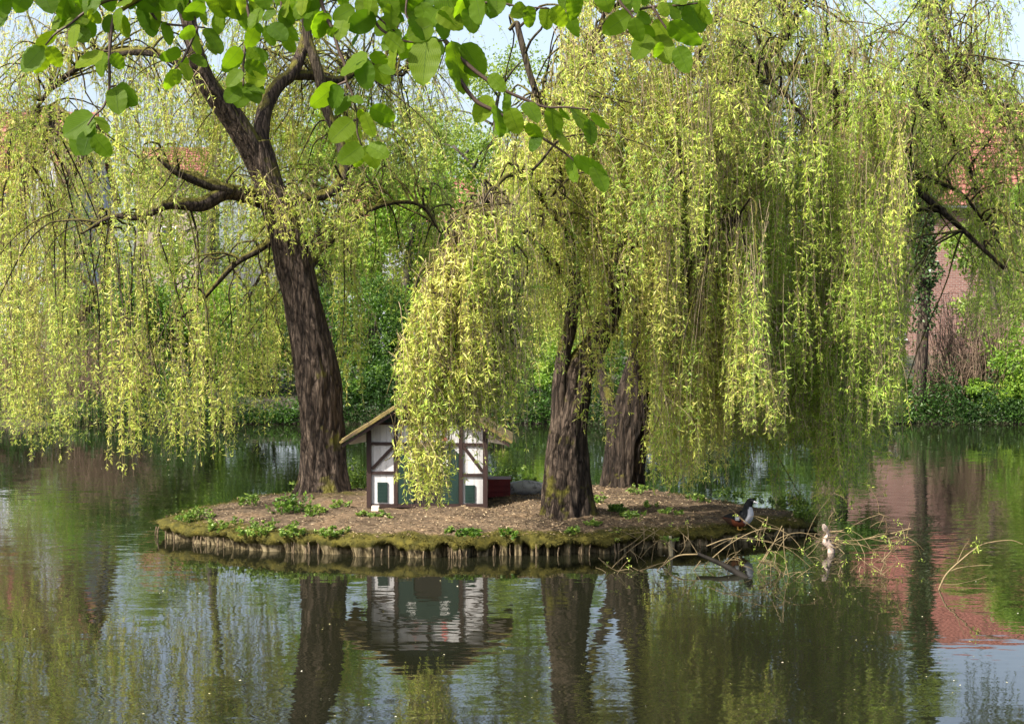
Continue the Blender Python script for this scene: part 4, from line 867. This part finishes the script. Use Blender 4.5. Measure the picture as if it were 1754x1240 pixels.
W = [(335, 888, 62, 26, 300, 'weed', 'bright leafy clump on the left tip of the island'), (425, 866, 46, 24, 200, 'weed', 'yellow green clump on the back edge left of the forked trunk'),
 (498, 878, 62, 40, 420, 'bush', 'tallest dark green clump in front of the forked trunk'), (540, 880, 40, 22, 200, 'weed', 'light clump touching the tall dark one on its right'), (518, 843, 26, 26, 130, 'weed', 'small pale sprig at the left foot of the forked trunk'),
 (385, 902, 60, 16, 200, 'weed', 'low clump near the left rim'), (440, 912, 60, 22, 300, 'weed', 'low spreading clump on the left front rim'), (500, 915, 50, 18, 240, 'weed', 'low clump on the front rim below the tall dark one'),
 (565, 912, 56, 16, 220, 'weed', 'flat clump on the front rim left of the duck house'), (580, 868, 36, 16, 120, 'weed', 'small clump left of the stone block'), (625, 885, 30, 12, 100, 'weed', 'tiny clump in front of the stone block'), (660, 884, 36, 10, 90, 'weed', 'tiny sprig in front of the duck house'),
 (800, 915, 56, 10, 260, 'bush', 'flat green mat on the front rim below the duck house right corner'), (868, 918, 36, 10, 130, 'bush', 'flat dark mat on the front rim left of the middle trunk'), (770, 912, 22, 10, 60, 'weed', 'tiny weed left of the flat green mat'),
 (985, 912, 40, 12, 90, 'weed', 'sparse weed below the middle trunk'), (1015, 900, 30, 12, 100, 'weed', 'small weed right below the middle trunk'), (1028, 862, 22, 20, 90, 'weed', 'pale sprig behind the right foot of the middle trunk'), (1058, 876, 34, 18, 200, 'bush', 'dark weed in the shadow right of the middle trunk'),
 (1085, 888, 46, 18, 130, 'weed', 'yellowish weed right of the dark one'), (1115, 870, 40, 14, 80, 'weed', 'sparse weed in the middle of the right part'), (1150, 880, 40, 14, 90, 'weed', 'sparse low weed left of the duck'), (1190, 858, 60, 16, 150, 'weed', 'weeds on the back edge right of the dark trunk'),
 (1090, 846, 36, 22, 120, 'weed', 'sprig at the right foot of the dark trunk'), (1250, 852, 60, 22, 220, 'weed', 'weeds on the back edge behind the duck'), (1305, 862, 40, 18, 120, 'weed', 'weeds on the back edge right of the duck head'), (1355, 868, 66, 34, 420, 'weed', 'bright feathery clump on the right end of the island'),
 (1375, 890, 46, 36, 260, 'weed', 'light grassy clump hanging over the right end'), (1145, 926, 30, 8, 60, 'weed', 'small weed on the rim above the wooden post'), (870, 838, 60, 60, 500, 'weed', 'tall bright nettles behind the red crate'), (905, 836, 46, 34, 260, 'weed', 'green weeds behind the grey log'),
 (612, 842, 34, 70, 400, 'weed', 'tall green weeds behind the left wall of the duck house')]
for x, y, a, b, n, m_, lb in W: weed(x, y, a, b, n, m_, lb, d=20.6 if 'nettles' in lb or 'grey log' in lb or 'left wall' in lb else None)

# ---------------------------------------------------------------- duck
def duck():
    d = 18.05; g = P(1266, 899, d); gz = float(ih(g[0], d)); root = thing('duck', 'black and white muscovy style duck with rusty flank resting at the island edge', 'duck', None, (g[0], d, gz)); root.rotation_euler = (0, 0, R(-38)); root.scale = (1.24,)*3
    # spine stations: x, z, ry, rz, colour key, tilt handled by tangent
    blk = (.010, .011, .013); rust = (.17, .05, .025); wht = (.42, .42, .44); brn = (.05, .028, .018)
    st = [(-.185, .100, .004, .003), (-.165, .098, .022, .010), (-.135, .095, .040, .022), (-.10, .092, .060, .044), (-.055, .092, .076, .064), (-.01, .097, .083, .074), (.035, .106, .080, .075), (.070, .125, .068, .066), (.086, .155, .058, .058), (.088, .188, .047, .048), (.090, .215, .039, .041),
          (.099, .240, .034, .036), (.113, .262, .031, .033), (.128, .272, .028, .028), (.145, .270, .020, .019), (.155, .267, .012, .011)]
    n = 70; q = cr(np.array(st), n); T = np.gradient(q[:, :2], axis=0); T /= np.linalg.norm(T, axis=1)[:, None]; seg = 28; V = []; C = []
    for i in range(n):
        t = T[i]; nx, nz = -t[1], t[0]
        for a in np.linspace(0, 2*np.pi, seg, endpoint=False):
            ry, rz = q[i, 2], q[i, 3]; x = q[i, 0]+nx*math.sin(a)*rz; z = q[i, 1]+nz*math.sin(a)*rz; y = math.cos(a)*ry
            V.append((x, y, z)); u = i/n; sfront = -math.sin(a)
            c = blk
            if u < .30: c = brn
            elif u < .45: c = rust if sfront > -.2 else blk
            if .44 < u < .62 and sfront > .35 and abs(math.cos(a)) < .8: c = wht
            if .60 < u < .70 and sfront > .75: c = wht
            if u < .42 and sfront < -.35: c = (.03, .018, .014)
            C.append(c)
    i = np.arange(n-1)[:, None]; j = np.arange(seg)[None]; k = (j+1) % seg; f = np.stack([i*seg+j, i*seg+k, (i+1)*seg+k, (i+1)*seg+j], -1).reshape(-1, 4)
    m, nt, bs, out = newmat('plumage'); at = N(nt, 'ShaderNodeAttribute', attribute_name='pcol'); nn = ramp(nt, noise(nt, coords(nt, (1, 1, 1)), 90, 4), [(.3, (.7, .7, .7)), (.7, (1.15, 1.15, 1.15))])
    mu = N(nt, 'ShaderNodeMix', data_type='RGBA', blend_type='MULTIPLY'); mu.inputs[0].default_value = 1; nt.links.new(at.outputs['Color'], mu.inputs[6]); nt.links.new(nn, mu.inputs[7]); nt.links.new(mu.outputs[2], bs.inputs['Base Color']); bs.inputs['Roughness'].default_value = .75; bs.inputs['Specular IOR Level'].default_value = .15
    bump(nt, bs, noise(nt, coords(nt), 120, 3), .4, .003)
    mb = MB(); mb.add(V, f, None, C); mb.build('body', m, root, smooth=True)
    for s_ in (-1, 1):   # folded wings with the white patch
        V = []; C = []; nu, nv = 22, 14
        for a in range(nu+1):
            for b in range(nv+1):
                u, v = a/nu, b/nv; x = .065-.225*u; w = math.sin(math.pi*min(1, (u*.9+.12)))**.6; z = .108+(v-.5)*.085*w-.004*u; y = s_*(.070+.018*math.sin(math.pi*v)*w-.052*u**1.7+.004)
                V.append((x, y, z)); C.append(wht if (u < .24 and .35 < v < .85 and u > .08) else (blk if u < .6 or v > .5 else rust))
        f = [(a*(nv+1)+b, a*(nv+1)+b+1, (a+1)*(nv+1)+b+1, (a+1)*(nv+1)+b) for a in range(nu) for b in range(nv)]
        mb = MB(); mb.add(V, f, None, C); o = mb.build('wing', m, root, smooth=True); so = o.modifiers.new('solid', 'SOLIDIFY'); so.thickness = .012
        mb = MB(); t = np.linspace(0, 2*np.pi, 10, endpoint=False)
        tube(mb, [(.131, s_*.022, .277), (.131, s_*.028, .277)], [.0045, .003], 10, 4); mb.build('eye', plain('dark_eye', (.01, .008, .006), .1, 0, 5, 0, spec=.8), root, smooth=True)
        mb = MB(); tube(mb, [(.005, s_*.035, .045), (.008, s_*.036, .02), (.008, s_*.037, .004)], [.008, .006, .006], 8, 8)
        for w_ in (-.35, 0, .35): tube(mb, [(.008, s_*.037, .006), (.045, s_*.037+w_*.05, .004)], [.005, .003], 6, 4)
        mb.add([(.010, s_*.037-.004, .003), (.045, s_*.037-.017, .003), (.048, s_*.037, .003), (.045, s_*.037+.017, .003)], [(0, 1, 2, 3)]); mb.build('leg', plain('yellow_foot', (.45, .26, .05), .5, .1, 20, 0), root, smooth=True)
    mb = MB(); n2 = 12; q = cr(np.array([(.148, .268, .013, .012), (.162, .264, .012, .009), (.180, .258, .012, .006), (.192, .256, .009, .004), (.196, .255, .003, .002)]), n2); V = []
    for i in range(n2):
        for a in np.linspace(0, 2*np.pi, 14, endpoint=False): V.append((q[i, 0], math.cos(a)*q[i, 2], q[i, 1]+math.sin(a)*q[i, 3]))
    i = np.arange(n2-1)[:, None]; j = np.arange(14)[None]; k = (j+1) % 14; mb.add(V, np.stack([i*14+j, i*14+k, (i+1)*14+k, (i+1)*14+j], -1).reshape(-1, 4)); mb.build('bill', plain('pale_bill', (.42, .42, .44), .4, .1, 20, 0), root, smooth=True)
duck()

# ---------------------------------------------------------------- fallen branches in the water
def fallen():
    root = thing('fallen_branch', 'fallen willow branch with pale arching twigs in the water before the island', 'branch', None, tuple(P(1275, 990, 15.6)*np.array([1, 1, 0])))
    O = np.array(root.location)
    m_ = MB(); pts = [P(1300, 1012, 15.4), P(1276, 990, 15.6), P(1240, 968, 15.9), P(1195, 948, 16.3)]; tube(m_, [p-O for p in pts], [.03, .034, .026, .018], 12, 24, .15); m_.build('limb', M['twig_dark'], root, smooth=True)
    tw = MB(); lf = MB()
    def tw_(px, d, r=.009):
        r = r*.72
        dd = np.linspace(d, d+rng.uniform(-.2, .2), len(px)); p = [P(x, y, e) for (x, y), e in zip(px, dd)]
        for q in p: q[2] = max(q[2], -.06)
        p = [q-O for q in p]; tube(tw, p, np.linspace(r, r*.4, len(p)), 6, len(p)*6, rnd=rng.random(), cap=False); return cr(p, 12)
    H_ = [([(1195, 949), (1160, 952), (1130, 972), (1108, 996), (1085, 1008)], 16.2, .013), ([(1130, 972), (1122, 985), (1145, 1008)], 16.0, .007), ([(1195, 948), (1180, 925), (1170, 915)], 16.3, .008), ([(1110, 995), (1090, 1000), (1075, 1015)], 15.9, .006),
          ([(1025, 955), (1045, 972), (1078, 985), (1090, 1002)], 15.9, .007), ([(1075, 985), (1060, 1000), (1035, 1010)], 15.9, .006), ([(1060, 945), (1090, 925), (1110, 905), (1130, 900)], 16.7, .006), ([(1130, 905), (1075, 945), (1050, 975)], 16.4, .006),
          ([(1200, 1000), (1215, 960), (1260, 925), (1310, 905), (1350, 915), (1385, 955)], 16.3, .009), ([(1290, 1005), (1305, 960), (1330, 925), (1370, 912), (1410, 925)], 16.2, .008), ([(1210, 935), (1250, 922), (1300, 925), (1350, 940), (1400, 990)], 16.3, .009), ([(1300, 960), (1330, 975), (1350, 1000), (1358, 1012)], 15.7, .009),
          ([(1300, 962), (1325, 965), (1350, 995), (1362, 1005)], 15.7, .008), ([(1342, 905), (1343, 940), (1350, 985), (1357, 1012)], 15.7, .008), ([(1340, 900), (1320, 940), (1300, 975), (1292, 1005)], 15.8, .007), ([(1250, 870), (1290, 905), (1310, 930)], 17.0, .005), ([(1300, 935), (1305, 900), (1315, 885)], 16.8, .005),
          ([(1560, 905), (1520, 915), (1470, 925), (1430, 925)], 16.6, .010), ([(1520, 915), (1515, 885), (1500, 878)], 16.6, .006), ([(1440, 930), (1480, 935), (1505, 950), (1515, 965)], 16.4, .006), ([(1510, 962), (1530, 940), (1548, 925), (1555, 918)], 15.9, .008), ([(1495, 1010), (1505, 985), (1520, 955), (1540, 935)], 16.0, .006),
          ([(1470, 990), (1475, 970), (1485, 985), (1478, 1010)], 15.9, .010), ([(1460, 985), (1450, 1000), (1432, 1008)], 15.8, .007), ([(1510, 1000), (1525, 1004), (1530, 1016)], 15.6, .009), ([(1510, 1012), (1508, 985), (1512, 970)], 15.7, .008),
          ([(1370, 990), (1395, 940), (1420, 900), (1428, 870)], 17, .005), ([(1380, 975), (1378, 930), (1400, 880), (1440, 830)], 17.2, .005), ([(1200, 960), (1180, 985), (1165, 1002)], 16.0, .006), ([(1235, 1000), (1245, 965), (1270, 940)], 16.1, .006), ([(1160, 945), (1135, 925), (1120, 928)], 16.4, .005)]
    allq = [tw_(*h) for h in H_]
    for _ in range(200):
        q = allq[rng.integers(0, len(H_))]; s_ = q[rng.integers(3, 12)]; a = rng.normal(0, 1, 3)*np.array([1, .5, .7]); a = a/np.linalg.norm(a)*rng.uniform(.08, .34); m2 = s_+a*.5+rng.normal(0, .02, 3); e = s_+a-np.array([0, 0, .04])
        tube(tw, [s_, m2, e], [.0034, .0026, .0015], 5, 8, rnd=rng.random(), cap=False)
        if rng.random() < .5:
            k = 7; leaf_quads(lf, np.repeat(e[None], k, 0)+rng.normal(0, .015, (k, 3)), rvec(k)-np.array([0, 0, .3]), rng.uniform(.02, .045, k), .011, rng.uniform(.3, .8, k))
    tw.build('twigs', M['twig_dead'], root, smooth=True); lf.build('leaves', M['willow'], root)
    # right hand sprig
    root = thing('water_sprig', 'thin curved bare twig rising from the water near the right edge', 'branch', None, tuple(P(1607, 1012, 14.85)*np.array([1, 1, 0]))); O2 = np.array(root.location); m_ = MB(); lf = MB()
    for px, r in (([(1606, 1016), (1612, 1000), (1622, 982), (1645, 960), (1670, 940), (1690, 930), (1730, 925), (1752, 932)], .010), ([(1622, 980), (1645, 972), (1680, 968), (1700, 968)], .006), ([(1612, 1000), (1640, 1000), (1690, 988)], .004), ([(1640, 962), (1650, 940), (1660, 925)], .004)):
        tube(m_, [P(x, y, 14.85)-O2 for x, y in px], np.linspace(r, r*.4, len(px)), 6, 40, cap=False)
    k = 26; leaf_quads(lf, np.repeat((P(1672, 935, 14.85)-O2)[None], k, 0)+rng.normal(0, .03, (k, 3)), rvec(k), .045, .012, rng.uniform(.3, .8, k)); m_.build('stem', M['twig_dead'], root, smooth=True); lf.build('leaves', M['willow'], root)
    # pale weathered snag
    p0 = P(1418, 945, 17.25); root = thing('wood_snag', 'ragged pale snag of dead wood standing in the water right of the island', 'snag', None, (p0[0], 17.25, 0)); m_ = MB(); pale = plain('bleached_wood', (.36, .28, .23), .85, .45, 22, .8, .008)
    tube(m_, [(.02, 0, -.1), (.03, 0, .04), (-.02, .01, .12), (.0, 0, .2), (-.04, -.01, .27), (-.05, 0, .31)], [.045, .032, .042, .020, .026, .008], 22, 50, .75, seed=8); m_.build('stem', pale, root, smooth=True)
    m_ = MB()
    for k in range(26):
        a = rng.normal(0, 1, 3); z = rng.uniform(.02, .26); b = np.array([rng.normal(0, .02), 0, z]); e = b+np.array([rng.uniform(-.06, .2), rng.normal(0, .05), rng.normal(-.02, .07)]); tube(m_, [b, (b+e)/2+rng.normal(0, .02, 3), e], [.008, .006, .003], 5, 8, rnd=rng.random(), cap=False)
    m_.build('twigs', M['twig_dead'], root, smooth=True)
    # post
    p0 = P(1148, 950, 17.05); m_ = MB(); tube(m_, [(p0[0]+.01, 17.0, -.15), (p0[0], 17.0, .05), (p0[0]-.01, 17.0, zfor(918, 17))], [.022, .022, .02], 12, 14, .12); tag(m_.build('wooden_post', plain('pale_post_wood', (.32, .27, .16), .8, .3, 20, .5, .003, (1, 1, .2)), None, True), 'short pale wooden post at the front rim of the island', 'post')
fallen()
def petals():
    mb = MB(); n = 330; y = rng.uniform(745, 1236, n); x = rng.uniform(-20, 1780, n); d = H*F/(y-550); X_ = (x-CX)*d/F
    ok = (np.hypot(X_-IC[0], d-IC[1]) > irad(np.arctan2(d-IC[1], X_-IC[0]))+.25) & (d < 37); X_, d = X_[ok], d[ok]; n = len(d)
    a = rng.uniform(0, 6.28, n); dr = np.c_[np.cos(a), np.sin(a), np.zeros(n)]; s_ = np.c_[-np.sin(a), np.cos(a), np.zeros(n)]; L = rng.uniform(.008, .022, n)[:, None]; p = np.c_[X_, d, np.full(n, .004)]
    v = np.stack([p, p+dr*L*.5+s_*L*.4+np.array([0, 0, .004]), p+dr*L, p+dr*L*.5-s_*L*.4], 1); mb.add(v, np.arange(4*n).reshape(-1, 4), rng.uniform(0, 1, n))
    tag(mb.build('floating_petals', leafmat('petal', [(0, (.16, .15, .05)), (.6, (.35, .32, .15)), (1, (.65, .62, .52))], .2, .6)), 'small pale petals and seeds floating on the pond', 'petals', kind='stuff')
petals()

# ---------------------------------------------------------------- foreground beech branches
def beech():
    root = thing('beech_tree', 'overhanging beech branches with fresh broad green leaves along the top', 'tree', None, (0, 3.6, 4.2)); O = np.array(root.location)
    m, nt, bs, out = newmat('beech_leaf'); at = N(nt, 'ShaderNodeAttribute', attribute_name='rnd')
    c = ramp(nt, at.outputs['Fac'], [(0, (.065, .13, .009)), (.55, (.12, .20, .012)), (1, (.21, .28, .018))]); pc = N(nt, 'ShaderNodeAttribute', attribute_name='pcol'); sr = N(nt, 'ShaderNodeSeparateColor'); nt.links.new(pc.outputs['Color'], sr.inputs[0])
    # veins from leaf coordinates stored in the mesh (r: across, g: along)
    ab = N(nt, 'ShaderNodeMath', operation='MULTIPLY_ADD'); ab.inputs[1].default_value = -.9; nt.links.new(sr.outputs[0], ab.inputs[0]); nt.links.new(sr.outputs[1], ab.inputs[2])
    mu = N(nt, 'ShaderNodeMath', operation='MULTIPLY'); mu.inputs[1].default_value = 50; nt.links.new(ab.outputs[0], mu.inputs[0]); si = N(nt, 'ShaderNodeMath', operation='SINE'); nt.links.new(mu.outputs[0], si.inputs[0])
    mr = N(nt, 'ShaderNodeMapRange'); mr.inputs['From Min'].default_value = .6; mr.inputs['From Max'].default_value = 1; nt.links.new(si.outputs[0], mr.inputs['Value'])
    mid = N(nt, 'ShaderNodeMapRange'); mid.inputs['From Min'].default_value = .05; mid.inputs['From Max'].default_value = .015; nt.links.new(sr.outputs[0], mid.inputs['Value'])
    mx = N(nt, 'ShaderNodeMath', operation='MAXIMUM'); nt.links.new(mr.outputs[0], mx.inputs[0]); nt.links.new(mid.outputs[0], mx.inputs[1])
    fac = N(nt, 'ShaderNodeMath', operation='MULTIPLY'); fac.inputs[1].default_value = .55; nt.links.new(mx.outputs[0], fac.inputs[0])
    col = mix(nt, fac.outputs[0], c, (.05, .10, .015)); nt.links.new(col, bs.inputs['Base Color']); bs.inputs['Roughness'].default_value = .5; bs.inputs['Specular IOR Level'].default_value = .18; bump(nt, bs, mx.outputs[0], .5, .0012)
    tr = N(nt, 'ShaderNodeBsdfTranslucent'); hs = N(nt, 'ShaderNodeHueSaturation'); hs.inputs['Value'].default_value = 2.0; hs.inputs['Saturation'].default_value = 1.05; nt.links.new(col, hs.inputs['Color']); nt.links.new(hs.outputs[0], tr.inputs['Color'])
    ms = N(nt, 'ShaderNodeMixShader'); ms.inputs[0].default_value = .65; nt.links.new(bs.outputs[0], ms.inputs[1]); nt.links.new(tr.outputs[0], ms.inputs[2]); nt.links.new(ms.outputs[0], out.inputs['Surface'])
    twm = plain('beech_twig', (.06, .038, .028), .6, .3, 60, .3, .001)
    def leaf(mb, bx, by, tx, ty, d, wf=.78):
        tx = bx+(tx-bx)*.88; ty = by+(ty-by)*.88
        b = P(bx, by, d)-O; t = P(tx, ty, d+rng.uniform(-.03, .03))-O; ax = t-b; L = np.linalg.norm(ax); ax /= L
        # facing: mostly towards the camera with tilt
        nrm = np.array([rng.normal(0, .75), -1, rng.normal(0, .7)]); nrm -= ax*nrm.dot(ax); nrm /= np.linalg.norm(nrm); sd = np.cross(ax, nrm); W_ = L*wf/2
        nu, nv = 14, 8; V = []; C = []; ph = rng.uniform(0, 6.28); bend = rng.normal(.10, .08); fold = rng.uniform(.05, .3)
        for i in range(nu+1):
            u = i/nu; w = W_*2.02*(u**.45*(1-u)**.60)*(1+.025*math.sin(u*44+ph)) if 0 < u < 1 else 0
            for j in range(nv+1):
                s_ = j/nv*2-1; p = b+ax*L*u+sd*w*s_+nrm*(-bend*L*u*u+fold*abs(s_)*w*.6+.018*L*math.sin(u*26+ph)*abs(s_)+.02*L*math.sin(ph+u*7)*s_); V.append(p); C.append((abs(s_), u, 0))
        f = [(i*(nv+1)+j, i*(nv+1)+j+1, (i+1)*(nv+1)+j+1, (i+1)*(nv+1)+j) for i in range(nu) for j in range(nv)]
        mb.add(V, f, float(np.clip(rng.normal(.5, .22), 0, 1)), C)
    G = [
     ('sprig', 3.5, [[(330, -160), (300, -60), (245, -5), (190, 0), (148, 20), (120, 42), (95, 58), (78, 78)], [(245, -5), (205, 20), (195, 32), (188, 85), (187, 150), (178, 182), (162, 198), (150, 215)], [(187, 150), (198, 147)], [(178, 88), (187, 88)]],
      [(98, 58, 56, 80), (78, 78, 58, 134), (76, 80, 30, 128), (82, 80, 108, 122), (130, 42, 120, 86), (148, 22, 104, 48), (145, 26, 158, 74), (132, 50, 154, 76), (178, 88, 168, 137), (176, 88, 126, 127), (190, 94, 215, 121), (198, 150, 203, 201), (200, 147, 242, 184), (198, 155, 225, 188),
       (162, 198, 102, 239), (162, 200, 158, 237), (150, 205, 128, 276), (155, 225, 140, 270), (166, 200, 190, 224), (160, 232, 193, 274), (5, -12, 5, 38), (45, -22, 28, 26), (70, -22, 92, 28), (110, -18, 110, 34), (150, 18, 178, 43), (175, -28, 195, 29), (200, 28, 176, 60), (208, 26, 220, 71), (20, -30, -20, 10), (135, -20, 140, 20), (85, -15, 100, 5)]),
     ('sprig', 3.55, [[(350, -160), (330, -60), (322, -10), (330, 15), (338, 48)], [(250, 10), (275, 38), (318, 45), (352, 48)], [(338, 48), (322, 85), (312, 105), (300, 118)], [(440, -160), (418, -40), (420, -5), (428, 40), (420, 82), (417, 120), (417, 148)], [(428, 38), (437, 43)], [(490, -120), (482, -5), (484, 30), (478, 52)]],
      [(245, 5, 240, 48), (255, 28, 262, 66), (278, 38, 299, 83), (300, -25, 315, 33), (340, -22, 342, 30), (362, -30, 390, 42), (345, 12, 352, 50), (325, -10, 300, 30), (385, -20, 410, 38), (310, 86, 272, 108), (322, 48, 348, 101), (352, 48, 384, 98), (335, 50, 303, 66), (300, 118, 284, 161), (304, 118, 303, 150), (314, 108, 328, 138), (326, 96, 358, 112), (322, 100, 302, 118), (355, 75, 372, 97), (232, -15, 225, 20), (270, -20, 280, 22),
       (412, 82, 382, 124), (412, 90, 378, 128), (422, 85, 448, 104), (420, 96, 465, 98), (420, 106, 463, 134), (414, 120, 384, 150), (417, 142, 404, 191), (424, 142, 456, 162), (421, 148, 448, 178), (410, 150, 383, 178), (420, 132, 462, 140), (440, 42, 428, 88), (455, 44, 470, 85), (440, 40, 450, 60), (462, 42, 495, 70), (488, 40, 515, 76), (486, 62, 508, 95), (445, -25, 458, 24), (478, -12, 505, 6), (470, 15, 450, 40), (430, -20, 440, 10), (480, 36, 500, 44)]),
     ('sprig', 3.4, [[(600, -160), (560, -60), (550, -10), (556, 22), (570, 52), (580, 85), (591, 112), (594, 140), (603, 160), (608, 180), (612, 200), (612, 228), (620, 250)], [(594, 140), (578, 146)], [(570, 50), (588, 50)], [(640, -160), (615, -60), (622, 0), (648, 30), (676, 54)], [(635, 12), (650, 48), (690, 70), (728, 72), (762, 70)], [(612, 205), (605, 208)],
                     [(762, 70), (800, 110), (838, 140), (870, 158), (905, 173), (935, 184), (970, 184), (1008, 188)], [(776, 120), (812, 170), (842, 188), (880, 208), (912, 226), (950, 250), (980, 272), (1008, 298)], [(800, -160), (770, -40), (790, 0), (858, 6), (890, 12), (940, 15)], [(690, -160), (700, -40), (695, 20), (702, 36)]],
      [(548, -26, 516, 27), (556, 22, 545, 77), (592, -25, 583, 18), (640, 22, 592, 60), (615, 56, 597, 86), (650, -36, 684, 42), (700, -32, 702, 34), (684, 50, 652, 92), (628, 90, 580, 139), (620, 100, 627, 141), (622, 104, 630, 161), (640, 88, 662, 122), (640, 112, 670, 149), (655, 112, 676, 130), (578, 145, 526, 190), (582, 146, 567, 192), (602, 168, 568, 200), (602, 165, 624, 178), (614, 188, 622, 208), (624, 192, 641, 243), (634, 185, 682, 210), (636, 188, 674, 222),
       (604, 206, 560, 247), (603, 210, 586, 250), (606, 216, 601, 256), (620, 250, 574, 283), (618, 250, 612, 292), (624, 250, 652, 292), (630, 250, 668, 268), (760, -25, 782, 64), (742, 42, 690, 68), (732, 62, 722, 158), (756, 70, 712, 112), (772, 70, 806, 174), (792, 75, 832, 142), (800, 14, 816, 62), (745, 10, 772, 68), (812, -20, 826, 52), (842, -22, 842, 36), (705, 55, 690, 112), (700, 30, 735, 75), (560, 50, 590, 66), (668, 30, 640, 66), (720, 5, 740, 55), (660, 60, 700, 92), (676, 80, 668, 128),
       (838, 128, 868, 160), (872, 160, 866, 208), (845, 168, 802, 213), (850, 182, 860, 242), (872, 185, 892, 237), (900, 175, 926, 212), (945, 184, 948, 248), (925, 228, 905, 264), (955, 222, 976, 264), (980, 185, 1018, 237), (960, 185, 976, 212), (1008, 205, 1016, 254), (1010, 195, 1048, 224), (885, 205, 840, 232), (905, 210, 930, 245), (975, 268, 985, 318), (982, 272, 1044, 302), (1016, 284, 1042, 332), (850, -14, 852, 32), (900, 10, 876, 30), (905, 10, 907, 54), (935, 12, 937, 58), (944, 14, 976, 50), (870, -20, 868, 18), (775, 105, 790, 150)]),
     ('sprig', 3.6, [[(1120, -160), (1075, -60), (1060, -5), (1080, 24), (1090, 38)], [(1082, 20), (1118, 12), (1160, 10), (1195, 6)], [(1118, 12), (1135, 40), (1150, 60)]],
      [(985, -30, 978, 21), (1028, -28, 1046, 29), (1072, -20, 1068, 16), (1080, 24, 1027, 62), (1086, 30, 1096, 80), (1092, 22, 1118, 44), (1122, 34, 1150, 76), (1112, 60, 1084, 104), (1128, 60, 1150, 117), (1130, 72, 1124, 106), (1148, 36, 1204, 90), (1160, 80, 1184, 132), (1130, 6, 1146, 31), (1166, -6, 1160, 28), (1180, 4, 1206, 64), (1194, 4, 1223, 47), (1100, -24, 1108, 14), (1010, -25, 1005, 8), (1100, 40, 1120, 78), (1150, -20, 1178, 10), (1200, -25, 1215, 12)])]
    mb = MB(); tube(mb, [P(-300, -420, 3.9)-O, P(200, -260, 3.7)-O, P(560, -190, 3.55)-O, P(900, -170, 3.55)-O, P(1250, -150, 3.6)-O, P(1500, -120, 3.7)-O], [.045, .035, .028, .022, .015, .005], 14, 60, .1); mb.build('bough', twm, root, smooth=True)
    rs = np.random.default_rng(5)
    for gi, (xa, xb, k_) in enumerate(((0, 300, 14), (230, 540, 18), (520, 900, 26), (960, 1210, 8))):
        for _ in range(k_):
            x = rs.uniform(xa, xb); y = rs.uniform(-40, 22); L_ = rs.uniform(40, 62); a = rs.normal(0, .6); G[gi][3].append((x, y, x+L_*math.sin(a), y+L_*math.cos(a)))
        G[gi][2].append([(xa-10, -36), ((xa+xb)/2, -18), (xb, -6)])
    for name, d, tws, lv in G:
        tb = MB(); lb = MB()
        for i, t in enumerate(tws): tube(tb, [P(x, y, d)-O for x, y in t], np.linspace(.0052 if i == 0 or len(t) > 6 else .0036, .0018, len(t)), 7, len(t)*5)
        for a in lv: leaf(lb, *a, d+rng.uniform(-.05, .05), rng.uniform(.62, .82))
        s_ = tb.build(name, twm, root, smooth=True); lb.build('leaves', m, s_, smooth=True)
beech()
